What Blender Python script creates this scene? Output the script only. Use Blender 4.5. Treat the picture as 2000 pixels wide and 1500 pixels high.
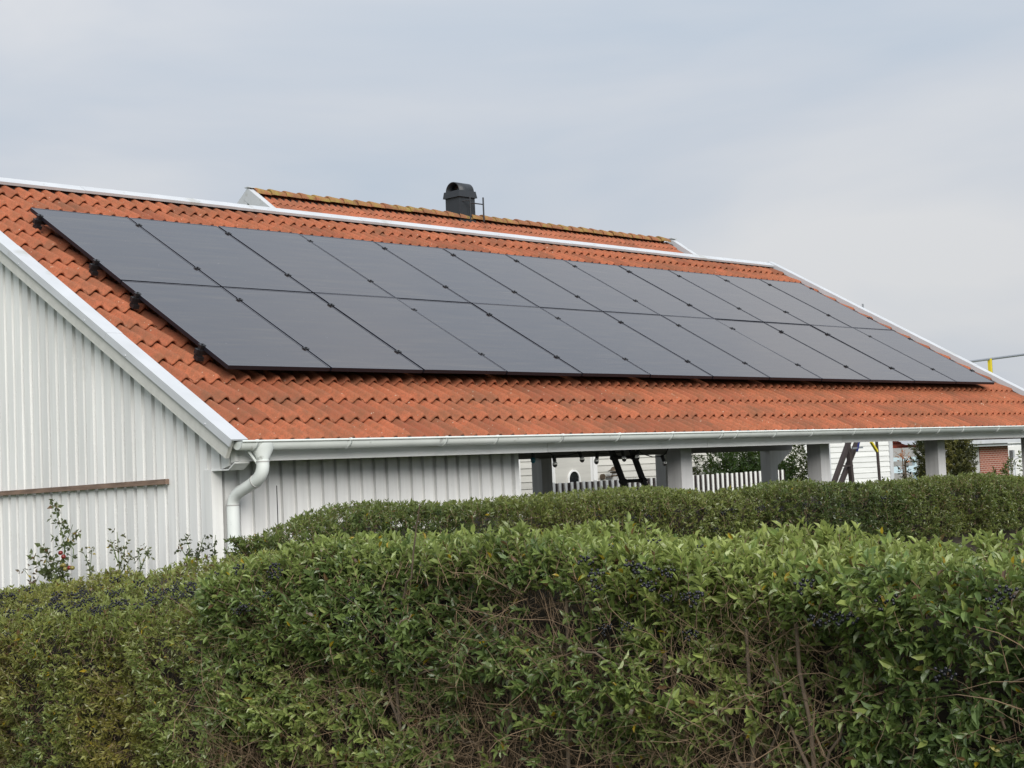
import bpy, math, random
import numpy as np
from mathutils import Matrix, Vector

random.seed(7)
rng = np.random.default_rng(11)
for o in list(bpy.data.objects):
    bpy.data.objects.remove(o, do_unlink=True)
SC = bpy.context.scene
COL = SC.collection
PI = math.pi

# ------------------------------------------------------------------ camera
CAM = np.array([-7.40, -10.4394, 2.10])
yaw, pit, rol, FPX = 0.7951, 0.0542, -0.0409, 3068.4
fw = np.array([math.sin(yaw)*math.cos(pit), math.cos(yaw)*math.cos(pit), math.sin(pit)])
rt0 = np.array([math.cos(yaw), -math.sin(yaw), 0.0])
up0 = np.cross(rt0, fw)
rt = math.cos(rol)*rt0 + math.sin(rol)*up0
up = -math.sin(rol)*rt0 + math.cos(rol)*up0
cd = bpy.data.cameras.new('camera')
cam = bpy.data.objects.new('camera', cd)
COL.objects.link(cam)
M = Matrix.Identity(4)
for i in range(3):
    M[i][0], M[i][1], M[i][2], M[i][3] = rt[i], up[i], -fw[i], CAM[i]
cam.matrix_world = M
cd.sensor_width = 36.0
cd.lens = FPX/2000*36.0
cd.clip_start = 0.1
cd.clip_end = 3000
SC.camera = cam

# ------------------------------------------------------------------ sky and sun
SUN_AZ, SUN_EL = math.radians(209), math.radians(33)      # compass azimuth (x east, y north)
w = bpy.data.worlds.new('World')
SC.world = w
w.use_nodes = True
nt = w.node_tree
nt.nodes.clear()
def wn(t, **k):
    n = nt.nodes.new(t)
    for a, v in k.items():
        setattr(n, a, v)
    return n
out = wn('ShaderNodeOutputWorld')
sky = wn('ShaderNodeTexSky', sky_type='NISHITA')
sky.sun_disc = False
sky.sun_elevation = SUN_EL
sky.sun_rotation = SUN_AZ
sky.dust_density = 3.0
bg1 = wn('ShaderNodeBackground'); bg1.inputs[1].default_value = 0.05
nt.links.new(sky.outputs[0], bg1.inputs[0])
tc = wn('ShaderNodeTexCoord')
mp = wn('ShaderNodeMapping'); mp.inputs['Scale'].default_value = (1.0, 1.0, 2.6)
mp.inputs['Location'].default_value = (7.09, 3.296, 5.207)
nt.links.new(tc.outputs['Generated'], mp.inputs[0])
nz = wn('ShaderNodeTexNoise'); nz.inputs['Scale'].default_value = 2.3; nz.inputs['Detail'].default_value = 5; nz.inputs['Roughness'].default_value = 0.5
nz.inputs['Distortion'].default_value = 0.3
nt.links.new(mp.outputs[0], nz.inputs[0])
cr = wn('ShaderNodeValToRGB')
cr.color_ramp.elements[0].position = 0.34; cr.color_ramp.elements[0].color = (0.490, 0.565, 0.660, 1)
cr.color_ramp.elements[1].position = 0.66; cr.color_ramp.elements[1].color = (0.715, 0.722, 0.740, 1)
e = cr.color_ramp.elements.new(0.5); e.color = (0.590, 0.630, 0.692, 1)
nt.links.new(nz.outputs[0], cr.inputs[0])
sx = wn('ShaderNodeSeparateXYZ'); nt.links.new(tc.outputs['Generated'], sx.inputs[0])
pw = wn('ShaderNodeMath', operation='POWER'); pw.inputs[1].default_value = 1.3
mxz = wn('ShaderNodeMath', operation='MAXIMUM'); mxz.inputs[1].default_value = 0.0
mr = wn('ShaderNodeMapRange'); mr.inputs[1].default_value = 0.0; mr.inputs[2].default_value = 1.0
mr.inputs[3].default_value = 0.39; mr.inputs[4].default_value = 0.66          # an overcast sky is brighter towards the zenith
nt.links.new(sx.outputs[2], mxz.inputs[0]); nt.links.new(mxz.outputs[0], pw.inputs[0]); nt.links.new(pw.outputs[0], mr.inputs[0])
bg2 = wn('ShaderNodeBackground')
nt.links.new(cr.outputs[0], bg2.inputs[0]); nt.links.new(mr.outputs[0], bg2.inputs[1])
mx = wn('ShaderNodeMixShader'); mx.inputs[0].default_value = 0.95
nt.links.new(bg1.outputs[0], mx.inputs[1]); nt.links.new(bg2.outputs[0], mx.inputs[2]); nt.links.new(mx.outputs[0], out.inputs[0])

sl = bpy.data.lights.new('sun', 'SUN')
sl.energy = 1.5; sl.angle = math.radians(40); sl.color = (1.0, 0.96, 0.9)
so = bpy.data.objects.new('sun', sl); COL.objects.link(so)
sd = Vector((math.sin(SUN_AZ)*math.cos(SUN_EL), math.cos(SUN_AZ)*math.cos(SUN_EL), math.sin(SUN_EL)))
so.rotation_euler = sd.to_track_quat('Z', 'Y').to_euler()
so.location = sd*40

SC.view_settings.view_transform = 'Standard'
SC.view_settings.look = 'None'
SC.view_settings.exposure = 1.28
SC.view_settings.gamma = 1.0
SC.view_settings.use_curve_mapping = False
SC.render.engine = 'CYCLES'
SC.cycles.max_bounces = 5; SC.cycles.diffuse_bounces = 3; SC.cycles.glossy_bounces = 3
SC.cycles.transmission_bounces = 4; SC.cycles.transparent_max_bounces = 4
SC.cycles.caustics_reflective = False; SC.cycles.caustics_refractive = False
SC.render.resolution_x, SC.render.resolution_y = 1024, 768

# ------------------------------------------------------------------ materials
def new_mat(name):
    m = bpy.data.materials.new(name); m.use_nodes = True
    t = m.node_tree
    b = t.nodes['Principled BSDF']
    return m, t, b
def nd(t, ty, **k):
    n = t.nodes.new(ty)
    for a, v in k.items():
        setattr(n, a, v)
    return n
def noise(t, scale, detail=4, vec=None, rough=0.55, stretch=None):
    g = nd(t, 'ShaderNodeNewGeometry') if vec is None else None
    src = g.outputs['Position'] if vec is None else vec
    if stretch:
        mpn = nd(t, 'ShaderNodeMapping'); mpn.inputs['Scale'].default_value = stretch
        t.links.new(src, mpn.inputs[0]); src = mpn.outputs[0]
    n = nd(t, 'ShaderNodeTexNoise')
    n.inputs['Scale'].default_value = scale; n.inputs['Detail'].default_value = detail; n.inputs['Roughness'].default_value = rough
    t.links.new(src, n.inputs[0])
    return n.outputs[0]
def ramp(t, fac, stops):
    r = nd(t, 'ShaderNodeValToRGB')
    els = r.color_ramp.elements
    while len(els) < len(stops):
        els.new(0.5)
    for e_, (p, c) in zip(els, stops):
        e_.position = p; e_.color = (c[0], c[1], c[2], 1)
    t.links.new(fac, r.inputs[0])
    return r.outputs[0]
def mixc(t, fac, a, b, mode='MIX'):
    n = nd(t, 'ShaderNodeMix', data_type='RGBA', blend_type=mode)
    for sock, v in ((n.inputs[0], fac), (n.inputs[6], a), (n.inputs[7], b)):
        if hasattr(v, 'is_linked'):
            t.links.new(v, sock)
        elif isinstance(v, (int, float)):
            sock.default_value = v
        else:
            sock.default_value = (v[0], v[1], v[2], 1)
    return n.outputs[2]
def bump(t, b, h, strength=0.3, dist=0.01):
    n = nd(t, 'ShaderNodeBump'); n.inputs['Strength'].default_value = strength; n.inputs['Distance'].default_value = dist
    t.links.new(h, n.inputs['Height']); t.links.new(n.outputs[0], b.inputs['Normal'])

def plain(name, col, rough=0.6, var=0.12, scale=3.0, metallic=0.0, spec=0.5, stretch=None, fine=None, bumpk=0.0):
    m, t, b = new_mat(name)
    f = noise(t, scale, 5, stretch=stretch)
    c = ramp(t, f, [(0.3, [x*(1-var) for x in col]), (0.7, [min(1, x*(1+var*0.6)) for x in col])])
    if fine:
        f2 = noise(t, fine[0], 3)
        c = mixc(t, ramp(t, f2, [(fine[1], (0, 0, 0)), (fine[1]+0.08, (1, 1, 1))]), c, fine[2])
    t.links.new(c, b.inputs['Base Color'])
    b.inputs['Roughness'].default_value = rough; b.inputs['Metallic'].default_value = metallic
    b.inputs['Specular IOR Level'].default_value = spec
    if bumpk:
        bump(t, b, noise(t, scale*14, 4, stretch=stretch), bumpk, 0.004)
    return m

def painted_wood(name, col, dirt=(0.50, 0.49, 0.46), vert=True):
    """white painted boards: vertical streaks, grey weathering, a few dark knots"""
    m, t, b = new_mat(name)
    oi = nd(t, 'ShaderNodeObjectInfo')
    st = (9, 9, 0.55) if vert else (0.7, 9, 9)
    f = noise(t, 1.6, 6, stretch=st, rough=0.65)
    c = ramp(t, f, [(0.28, [x*0.86 for x in col]), (0.62, col)])
    f3 = noise(t, 1.3, 6, rough=0.7)
    c = mixc(t, ramp(t, f3, [(0.58, (0, 0, 0)), (0.85, (0.45, 0.45, 0.45))]), c, dirt)
    f4 = noise(t, 5.5, 3, stretch=(4, 4, 0.9) if vert else (1, 4, 4), rough=0.8)
    c = mixc(t, ramp(t, f4, [(0.70, (0, 0, 0)), (0.76, (0.55, 0.55, 0.55))]), c, (0.30, 0.28, 0.25))
    k = nd(t, 'ShaderNodeMapRange'); k.inputs[3].default_value = 0.85; k.inputs[4].default_value = 1.0
    t.links.new(oi.outputs['Random'], k.inputs[0])
    c = mixc(t, 1.0, c, k.outputs[0], 'MULTIPLY')
    t.links.new(c, b.inputs['Base Color'])
    b.inputs['Roughness'].default_value = 0.62
    bump(t, b, noise(t, 22, 4, stretch=(1, 1, 0.06) if vert else (0.06, 1, 1)), 0.25, 0.003)
    return m

def tile_mat(name, use_attr, base, lichen=0.0, shift=0.0):
    m, t, b = new_mat(name)
    if use_attr:
        a = nd(t, 'ShaderNodeAttribute'); a.attribute_name = 'tint'; rnd = a.outputs['Fac']
    else:
        rnd = nd(t, 'ShaderNodeObjectInfo').outputs['Random']
    c0 = ramp(t, rnd, [(0.0, [base[0]*0.70, base[1]*0.70, base[2]*0.76]), (0.35, [base[0]*0.93, base[1]*0.96, base[2]]),
                       (0.75, base), (1.0, [base[0]*1.06, base[1]*1.10, base[2]*1.12])])
    f = noise(t, 6.0, 6, rough=0.7)
    c = mixc(t, ramp(t, f, [(0.42, (0, 0, 0)), (0.72, (0.65, 0.65, 0.65))]), c0, (0.17, 0.085, 0.043))      # old brown patina
    f2 = noise(t, 62.0, 4, rough=0.75)
    c = mixc(t, ramp(t, f2, [(0.47, (0, 0, 0)), (0.62, (0.58, 0.58, 0.58))]), c, (0.165, 0.074, 0.040))            # sandy grain
    f3 = noise(t, 30.0, 2, rough=0.5)
    c = mixc(t, ramp(t, f3, [(0.715, (0, 0, 0)), (0.75, (0.8, 0.8, 0.8))]), c, (0.52, 0.40, 0.30))            # pale lichen specks
    f4 = noise(t, 2.1, 5, rough=0.65)
    c = mixc(t, ramp(t, f4, [(0.50, (0, 0, 0)), (0.74, (0.62, 0.62, 0.62))]), c, (0.135, 0.075, 0.045))
    if lichen:
        f5 = noise(t, 4.0, 5, rough=0.7)
        c = mixc(t, ramp(t, f5, [(0.5-lichen*0.25, (0, 0, 0)), (0.62, (0.85, 0.85, 0.85))]), c, (0.27, 0.21, 0.06))
    t.links.new(c, b.inputs['Base Color'])
    b.inputs['Roughness'].default_value = 0.85
    b.inputs['Specular IOR Level'].default_value = 0.25
    bump(t, b, noise(t, 160, 3, rough=0.7), 0.55, 0.004)
    return m

TILE_C = (0.40, 0.122, 0.059)
MT = {}
MT['tile'] = tile_mat('clay_tile', False, TILE_C)
MT['tile_stuff'] = tile_mat('clay_tile_joined', True, TILE_C)
MT['tile_rear'] = tile_mat('rear_clay_tile', False, (0.43, 0.14, 0.075))
MT['tile_rear_stuff'] = tile_mat('rear_clay_tile_joined', True, (0.43, 0.14, 0.075))
MT['ridge_tile'] = tile_mat('ridge_clay_tile', False, (0.33, 0.135, 0.065), lichen=0.18)
MT['red_tile'] = tile_mat('red_clay_tile_joined', True, (0.40, 0.065, 0.04))
MT['maroon_tile'] = tile_mat('maroon_tile_joined', True, (0.10, 0.02, 0.025))
MT['white'] = painted_wood('white_painted_wood', (0.85, 0.855, 0.84))
MT['white_h'] = painted_wood('white_painted_trim', (0.83, 0.84, 0.83), vert=False)
MT['cream'] = painted_wood('cream_lap_siding', (0.62, 0.61, 0.56), vert=False)
MT['barge'] = painted_wood('weathered_bargeboard', (0.66, 0.66, 0.62), dirt=(0.30, 0.29, 0.26), vert=False)
MT['sheet'] = plain('white_sheet_metal', (0.52, 0.54, 0.565), 0.4, 0.08, 3.0, spec=0.4, fine=(2.6, 0.62, (0.42, 0.43, 0.42)))
MT['gutter'] = plain('light_grey_gutter_metal', (0.70, 0.74, 0.72), 0.38, 0.09, 3.0, fine=(9.0, 0.66, (0.42, 0.44, 0.42)))
MT['grey_wood'] = plain('grey_painted_post', (0.60, 0.60, 0.595), 0.65, 0.12, 2.0, stretch=(8, 8, 0.5), bumpk=0.2)
MT['beam'] = plain('grey_brown_beam', (0.22, 0.21, 0.205), 0.75, 0.15, 2.0, stretch=(0.6, 8, 8))
MT['batten'] = plain('weathered_batten', (0.20, 0.135, 0.10), 0.8, 0.35, 4.0, stretch=(9, 1.2, 9), bumpk=0.3)
MT['deck'] = plain('dark_roof_underlay', (0.035, 0.03, 0.028), 0.9, 0.1)
MT['frame'] = plain('black_anodised_frame', (0.011, 0.011, 0.016), 0.42, 0.1, 3, spec=0.3)
MT['frame_top'] = plain('frame_lip_sky_sheen', (0.16, 0.16, 0.18), 0.34, 0.1, 3, metallic=0.7)  # black frame's top face coloured paler to stand in for its sky glint
MT['white_paint'] = plain('white_picket_paint', (0.83, 0.83, 0.80), 0.6, 0.06, 3)
MT['black'] = plain('black_plastic', (0.012, 0.012, 0.014), 0.45, 0.1, 5)
MT['chimney'] = plain('anthracite_chimney_metal', (0.020, 0.024, 0.029), 0.5, 0.15, 3)
MT['dark'] = plain('dark_interior', (0.012, 0.012, 0.013), 0.7, 0.1)
MT['dark_wood'] = plain('dark_brown_wood', (0.036, 0.026, 0.025), 0.75, 0.25, 3, stretch=(5, 5, 0.8))
MT['ladder'] = plain('black_ladder', (0.014, 0.013, 0.013), 0.5, 0.2, 4)
MT['yellow'] = plain('yellow_paint', (0.62, 0.50, 0.02), 0.5, 0.1)
MT['galv'] = plain('galvanised_tube', (0.30, 0.32, 0.35), 0.4, 0.1, metallic=0.6)
MT['blue'] = plain('blue_strap', (0.02, 0.03, 0.16), 0.6, 0.1)
MT['pale_blue'] = plain('pale_blue_paint', (0.46, 0.56, 0.60), 0.55, 0.1)
MT['teal_glass'] = plain('teal_bulb_glass', (0.03, 0.17, 0.22), 0.1, 0.1)
MT['lamp_metal'] = plain('weathered_copper_lamp', (0.13, 0.10, 0.07), 0.5, 0.25, 8, metallic=0.5)
MT['stem'] = plain('green_stem', (0.10, 0.14, 0.05), 0.6, 0.2)
MT['bark'] = plain('privet_bark', (0.115, 0.085, 0.058), 0.85, 0.35, 12, bumpk=0.4)
MT['twig'] = plain('dry_brown_twig', (0.185, 0.125, 0.075), 0.85, 0.35, 7)
MT['core'] = plain('dark_hedge_core', (0.034, 0.027, 0.019), 0.95, 0.4, 14)  # dark brown of the light-stopping block added inside each hedge
MT['berry'] = plain('blue_black_berry', (0.0045, 0.0045, 0.009), 0.38, 0.2, 30)
MT['tomato_red'] = plain('ripe_tomato', (0.17, 0.015, 0.010), 0.3, 0.15, 20)
MT['tomato_green'] = plain('unripe_tomato', (0.20, 0.17, 0.04), 0.3, 0.2, 20)
MT['gravel'] = plain('gravel', (0.22, 0.21, 0.19), 0.95, 0.35, 40, bumpk=0.5)
MT['stucco'] = plain('grey_wall', (0.42, 0.42, 0.41), 0.9, 0.1)

def brick_mat():
    m, t, b = new_mat('red_brick_wall')
    tcn = nd(t, 'ShaderNodeTexCoord')
    sp = nd(t, 'ShaderNodeSeparateXYZ'); t.links.new(tcn.outputs['Object'], sp.inputs[0])
    cb = nd(t, 'ShaderNodeCombineXYZ'); t.links.new(sp.outputs[0], cb.inputs[0]); t.links.new(sp.outputs[2], cb.inputs[1])
    bt = nd(t, 'ShaderNodeTexBrick')
    bt.inputs['Color1'].default_value = (0.30, 0.085, 0.05, 1); bt.inputs['Color2'].default_value = (0.21, 0.06, 0.04, 1)
    bt.inputs['Mortar'].default_value = (0.40, 0.29, 0.24, 1)
    bt.inputs['Scale'].default_value = 1.0; bt.inputs['Brick Width'].default_value = 0.25; bt.inputs['Row Height'].default_value = 0.077
    bt.inputs['Mortar Size'].default_value = 0.012
    t.links.new(cb.outputs[0], bt.inputs[0])
    t.links.new(bt.outputs[0], b.inputs['Base Color'])
    b.inputs['Roughness'].default_value = 0.9
    return m
MT['brick'] = brick_mat()

def glass_mat():
    m, t, b = new_mat('black_solar_glass')
    tcn = nd(t, 'ShaderNodeTexCoord')
    oi = nd(t, 'ShaderNodeObjectInfo')
    ad = nd(t, 'ShaderNodeVectorMath', operation='ADD')
    t.links.new(tcn.outputs['Object'], ad.inputs[0])
    cb = nd(t, 'ShaderNodeCombineXYZ')
    ml = nd(t, 'ShaderNodeMath', operation='MULTIPLY'); ml.inputs[1].default_value = 37.0
    t.links.new(oi.outputs['Random'], ml.inputs[0]); t.links.new(ml.outputs[0], cb.inputs[2]); t.links.new(cb.outputs[0], ad.inputs[1])
    f = noise(t, 5.0, 4, vec=ad.outputs[0], stretch=(0.35, 6.5, 1.0))
    c = ramp(t, f, [(0.3, (0.026, 0.021, 0.026)), (0.55, (0.038, 0.031, 0.032)), (0.75, (0.064, 0.054, 0.047))])
    f2 = noise(t, 60.0, 1, vec=ad.outputs[0], stretch=(0.6, 1.3, 1.0))
    c = mixc(t, ramp(t, f2, [(0.80, (0, 0, 0)), (0.83, (0.6, 0.6, 0.6))]), c, (0.35, 0.35, 0.34))             # bird lime and dust spots
    t.links.new(c, b.inputs['Base Color'])
    rg = nd(t, 'ShaderNodeMapRange'); rg.inputs[3].default_value = 0.07; rg.inputs[4].default_value = 0.16
    t.links.new(f, rg.inputs[0]); t.links.new(rg.outputs[0], b.inputs['Roughness'])
    bump(t, b, noise(t, 1.6, 2, vec=ad.outputs[0], stretch=(0.8, 2.4, 1.0)), 0.05, 0.02)
    b.inputs['IOR'].default_value = 2.05
    b.inputs['Specular Tint'].default_value = (1.0, 0.965, 0.93, 1)
    return m
MT['glass'] = glass_mat()
def window_glass():
    m, t, b = new_mat('dark_window_glass')
    b.inputs['Base Color'].default_value = (0.012, 0.014, 0.016, 1); b.inputs['Roughness'].default_value = 0.08
    return m
MT['pane'] = window_glass()
def clear_bulb():
    m, t, b = new_mat('clear_bulb_glass')
    b.inputs['Transmission Weight'].default_value = 1.0; b.inputs['Roughness'].default_value = 0.03; b.inputs['IOR'].default_value = 1.2
    return m
MT['bulb'] = clear_bulb()

def leaf_mat(name='leaf', rough=0.34, trans=0.42):
    m, t, b = new_mat(name)
    a = nd(t, 'ShaderNodeAttribute'); a.attribute_name = 'Col'
    f = noise(t, 60, 2)
    c = mixc(t, 0.5, a.outputs['Color'], ramp(t, f, [(0.3, (0.75, 0.75, 0.75)), (0.7, (1, 1, 1))]), 'MULTIPLY')
    t.links.new(c, b.inputs['Base Color'])
    b.inputs['Roughness'].default_value = rough
    b.inputs['Specular IOR Level'].default_value = 0.6
    tr = nd(t, 'ShaderNodeBsdfTranslucent')
    t.links.new(mixc(t, 0.4, c, (0.16, 0.20, 0.02)), tr.inputs[0])
    ms = nd(t, 'ShaderNodeMixShader'); ms.inputs[0].default_value = trans
    o_ = t.nodes['Material Output']
    t.links.new(b.outputs[0], ms.inputs[1]); t.links.new(tr.outputs[0], ms.inputs[2]); t.links.new(ms.outputs[0], o_.inputs[0])
    return m
MT['leaf'] = leaf_mat()
MT['needle'] = leaf_mat('conifer_foliage', 0.6, 0.1)

def grass_mat():
    m, t, b = new_mat('lawn')
    f = noise(t, 1.2, 6, rough=0.7)
    c = ramp(t, f, [(0.3, (0.035, 0.06, 0.016)), (0.7, (0.075, 0.10, 0.028))])
    t.links.new(c, b.inputs['Base Color']); b.inputs['Roughness'].default_value = 0.95
    bump(t, b, noise(t, 40, 4), 0.6, 0.03)
    return m
MT['lawn'] = grass_mat()

# ------------------------------------------------------------------ mesh helpers
class MB:
    def __init__(self):
        self.v, self.f, self.s = [], [], []
    def add(self, vs, fs, smooth=False):
        n = len(self.v)
        self.v += [tuple(map(float, p)) for p in vs]
        self.f += [tuple(i+n for i in q) for q in fs]
        self.s += [smooth]*len(fs)
        return self
    def box(self, x0, x1, y0, y1, z0, z1):
        return self.add([(x0, y0, z0), (x1, y0, z0), (x1, y1, z0), (x0, y1, z0), (x0, y0, z1), (x1, y0, z1), (x1, y1, z1), (x0, y1, z1)],
                        [(0, 3, 2, 1), (4, 5, 6, 7), (0, 1, 5, 4), (1, 2, 6, 5), (2, 3, 7, 6), (3, 0, 4, 7)])
    def hexa(self, p):
        return self.add(p, [(0, 3, 2, 1), (4, 5, 6, 7), (0, 1, 5, 4), (1, 2, 6, 5), (2, 3, 7, 6), (3, 0, 4, 7)])
    def prism(self, poly, d0, d1, fn):
        """poly 2-D points, extruded from d0 to d1; fn(a, b, d) gives the 3-D point"""
        n = len(poly)
        vs = [fn(a, b, d0) for a, b in poly]+[fn(a, b, d1) for a, b in poly]
        fs = [tuple(range(n-1, -1, -1)), tuple(range(n, 2*n))]+[(i, (i+1) % n, (i+1) % n+n, i+n) for i in range(n)]
        return self.add(vs, fs)
    def beam(self, a, b, wx, wy, ref=(0, 0, 1)):
        a, b = Vector(a), Vector(b); d = (b-a).normalized()
        s = d.cross(Vector(ref))
        if s.length < 1e-4:
            s = d.cross(Vector((1, 0, 0)))
        s.normalize(); t = s.cross(d)
        q = [(-1, -1), (1, -1), (1, 1), (-1, 1)]
        return self.hexa([a+s*i*wx/2+t*j*wy/2 for i, j in q]+[b+s*i*wx/2+t*j*wy/2 for i, j in q])
    def tube(self, pts, r, n=10, cap=True):
        pts = [Vector(p) for p in pts]
        rs = r if isinstance(r, (list, tuple)) else [r]*len(pts)
        vs, fs = [], []
        prev = None
        for i, p in enumerate(pts):
            d = (pts[min(i+1, len(pts)-1)]-pts[max(i-1, 0)]).normalized()
            if prev is None:
                s = d.cross(Vector((0, 0, 1)))
                if s.length < 1e-3:
                    s = d.cross(Vector((1, 0, 0)))
            else:
                s = prev-d*prev.dot(d)
            s.normalize(); prev = s; t = d.cross(s)
            for k in range(n):
                a = 2*PI*k/n
                vs.append(p+(s*math.cos(a)+t*math.sin(a))*rs[i])
        for i in range(len(pts)-1):
            for k in range(n):
                fs.append((i*n+k, i*n+(k+1) % n, (i+1)*n+(k+1) % n, (i+1)*n+k))
        self.add(vs, fs, True)
        if cap:
            m = (len(pts)-1)*n
            self.add([vs[k] for k in range(n)], [tuple(range(n-1, -1, -1))])
            self.add([vs[m+k] for k in range(n)], [tuple(range(n))])
        return self
    def ball(self, c, r, n=8, m=6, sq=1.0):
        vs, fs = [], []
        for j in range(m+1):
            ph = PI*j/m
            for k in range(n):
                a = 2*PI*k/n
                vs.append((c[0]+r*math.sin(ph)*math.cos(a), c[1]+r*math.sin(ph)*math.sin(a), c[2]+r*sq*math.cos(ph)))
        for j in range(m):
            for k in range(n):
                fs.append((j*n+k, (j+1)*n+k, (j+1)*n+(k+1) % n, j*n+(k+1) % n))
        return self.add(vs, fs, True)
    def mesh(self, name, mat):
        me = bpy.data.meshes.new(name)
        me.from_pydata(self.v, [], self.f)
        me.polygons.foreach_set('use_smooth', self.s)
        me.materials.append(mat)
        me.update()
        return me
    def build(self, name, mat, parent=None, loc=None):
        return link(name, self.mesh(name, mat), parent, loc)
ORG = {}
def link(name, data, parent=None, loc=None):
    """loc is only for an object whose mesh is written round its own origin; all else is in world coordinates"""
    o = bpy.data.objects.new(name, data)
    COL.objects.link(o)
    L = Vector(loc) if loc is not None else Vector((0, 0, 0))
    o.location = L
    ORG[o.name] = L
    if parent is not None:
        o.parent = parent
        o.matrix_parent_inverse = Matrix.Translation(-ORG[parent.name])
    return o
def tag(o, label, cat, group=None):
    o['label'] = label; o['category'] = cat
    if group:
        o['group'] = group
    return o
def thing(name, label, cat, loc, group=None):
    return tag(link(name, None, None, loc), label, cat, group)
def struct(o):
    o['kind'] = 'structure'; return o
def stuff(o):
    o['kind'] = 'stuff'; return o

def np_mesh(name, V, T, mat, col=None, attr='Col', smooth=False):
    """big triangle mesh from numpy arrays"""
    me = bpy.data.meshes.new(name)
    nv, nf = len(V), len(T)
    me.vertices.add(nv); me.vertices.foreach_set('co', np.ascontiguousarray(V, dtype=np.float32).ravel())
    me.loops.add(nf*3); me.loops.foreach_set('vertex_index', np.ascontiguousarray(T, dtype=np.int32).ravel())
    me.polygons.add(nf)
    me.polygons.foreach_set('loop_start', np.arange(0, nf*3, 3, dtype=np.int32))
    me.polygons.foreach_set('use_smooth', np.full(nf, smooth, dtype=bool))
    if col is not None:
        if col.ndim == 1:
            a = me.attributes.new(attr, 'FLOAT', 'POINT'); a.data.foreach_set('value', col.astype(np.float32))
        else:
            a = me.attributes.new(attr, 'FLOAT_COLOR', 'POINT')
            a.data.foreach_set('color', np.c_[col, np.ones(len(col))].astype(np.float32).ravel())
    me.materials.append(mat)
    me.update(calc_edges=True)
    return me

# ------------------------------------------------------------------ ground
g = MB().add([(-1500, -1500, 0), (1500, -1500, 0), (1500, 1500, 0), (-1500, 1500, 0)], [(0, 1, 2, 3)])
struct(g.build('ground', MT['lawn']))
g = MB().add([(-1.2, -1.2, 0.004), (16, -1.2, 0.004), (16, 8, 0.004), (-1.2, 8, 0.004)], [(0, 1, 2, 3)])
struct(g.build('gravel_yard', MT['gravel']))

# ------------------------------------------------------------------ garage / carport with the solar roof
A = math.radians(29.15); CA, SA = math.cos(A), math.sin(A)
ZO = 3.028                                   # height of the lower left corner of the panel array
def RP(u, v, w_):
    return Vector((u, v*CA-w_*SA, ZO+v*SA+w_*CA))
ROOF_M = Matrix(((1, 0, 0), (0, CA, -SA), (0, SA, CA))).to_4x4()
U0, U1, VE, VR, WC = -0.55, 13.55, -1.04, 4.74, -0.115   # tiled extent, eave, ridge, crest level
ridge = RP(0, VR, WC)
RY, RZ = ridge.y, ridge.z
def roof_z(y, w_):                           # height of the plane at normal offset w_
    return ZO+(w_+y*SA)/CA
garage = thing('garage', 'white boarded garage and carport with orange tiled roof full of solar panels', 'garage', (6.5, 4, 0))

roof = MB()
roof.hexa([RP(U0, VE+0.06, WC-0.16), RP(U1, VE+0.06, WC-0.16), RP(U1, VR, WC-0.16), RP(U0, VR, WC-0.16),
           RP(U0, VE+0.06, WC-0.09), RP(U1, VE+0.06, WC-0.09), RP(U1, VR, WC-0.09), RP(U0, VR, WC-0.09)])
bz = 3.95                                    # the short rear slope
by = RY+(RZ-bz)/math.tan(A)
def BP(u, k, w_):                            # k metres down the rear slope from the ridge
    return Vector((u, RY+k*CA+w_*SA, RZ-k*SA+w_*CA))
LB = (RZ-bz)/SA
roof.hexa([BP(U0, 0.0, -0.16), BP(U1, 0.0, -0.16), BP(U1, LB, -0.16), BP(U0, LB, -0.16),
           BP(U0, 0.0, -0.09), BP(U1, 0.0, -0.09), BP(U1, LB, -0.09), BP(U0, LB, -0.09)])
roof = roof.build('roof', MT['deck'], garage)

GAUGE, TW, AMP = 0.36, 0.30, 0.053
def tile_arrays(width=TW, waves=2, amp=AMP, length=0.41, n=11, thick=0.027, drop=0.040):
    """a two-wave interlocking tile: rounded nose at v = 0, tail dives under the next course"""
    xs = np.linspace(0, width, waves*n+1)
    ph = 2*PI*xs/(width/waves)
    s = 0.5-0.5*np.tanh(0.9*np.cos(ph-0.22*np.sin(ph)))/math.tanh(0.9)
    h = amp*(s-1.0)
    rows = [(0.020, -thick*1.1), (0.005, -thick*0.9), (0.0, -0.014), (0.011, -0.004), (0.036, 0.0), (length, -drop*length/GAUGE)]
    V = np.concatenate([np.c_[xs, np.full_like(xs, v), h+w_] for v, w_ in rows])
    nx = len(xs)
    F = []
    for r in range(len(rows)-1):
        for i in range(nx-1):
            a = r*nx+i
            F.append((a, a+1, a+nx+1)); F.append((a, a+nx+1, a+nx))
    # side walls so that raised tiles do not show a void
    m = len(V)
    side = []
    for e_, xx in ((0, 0.0), (nx-1, width)):
        b0 = len(V)+len(side)
        side += [(xx, 0.006, h[e_]-thick), (xx, length, h[e_]-thick-drop*length/GAUGE)]
        a0, a1 = 3*nx+e_, 5*nx+e_
        q = [(b0, b0+1, a1), (b0, a1, a0)]
        F += q if e_ else [(x[0], x[2], x[1]) for x in q]
    V = np.concatenate([V, np.array(side)])
    return V, np.array(F)
TV, TF = tile_arrays()
tile_me = np_mesh('tile', TV, TF, MT['tile'], smooth=True)
ncol, nrow = 47, 16
spots = []
for r in range(nrow):
    for c in range(ncol):
        u, v = U0+c*TW, VE+r*GAUGE
        hid = (0.25 < u and u+TW < 12.6 and 0.35 < v < 3.15)
        p = RP(u+0.15, v+0.18, WC)
        d = (Vector(CAM)-p).length
        spots.append((hid, d, u, v))
order = sorted(range(len(spots)), key=lambda i: (spots[i][0], spots[i][1]))
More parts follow.
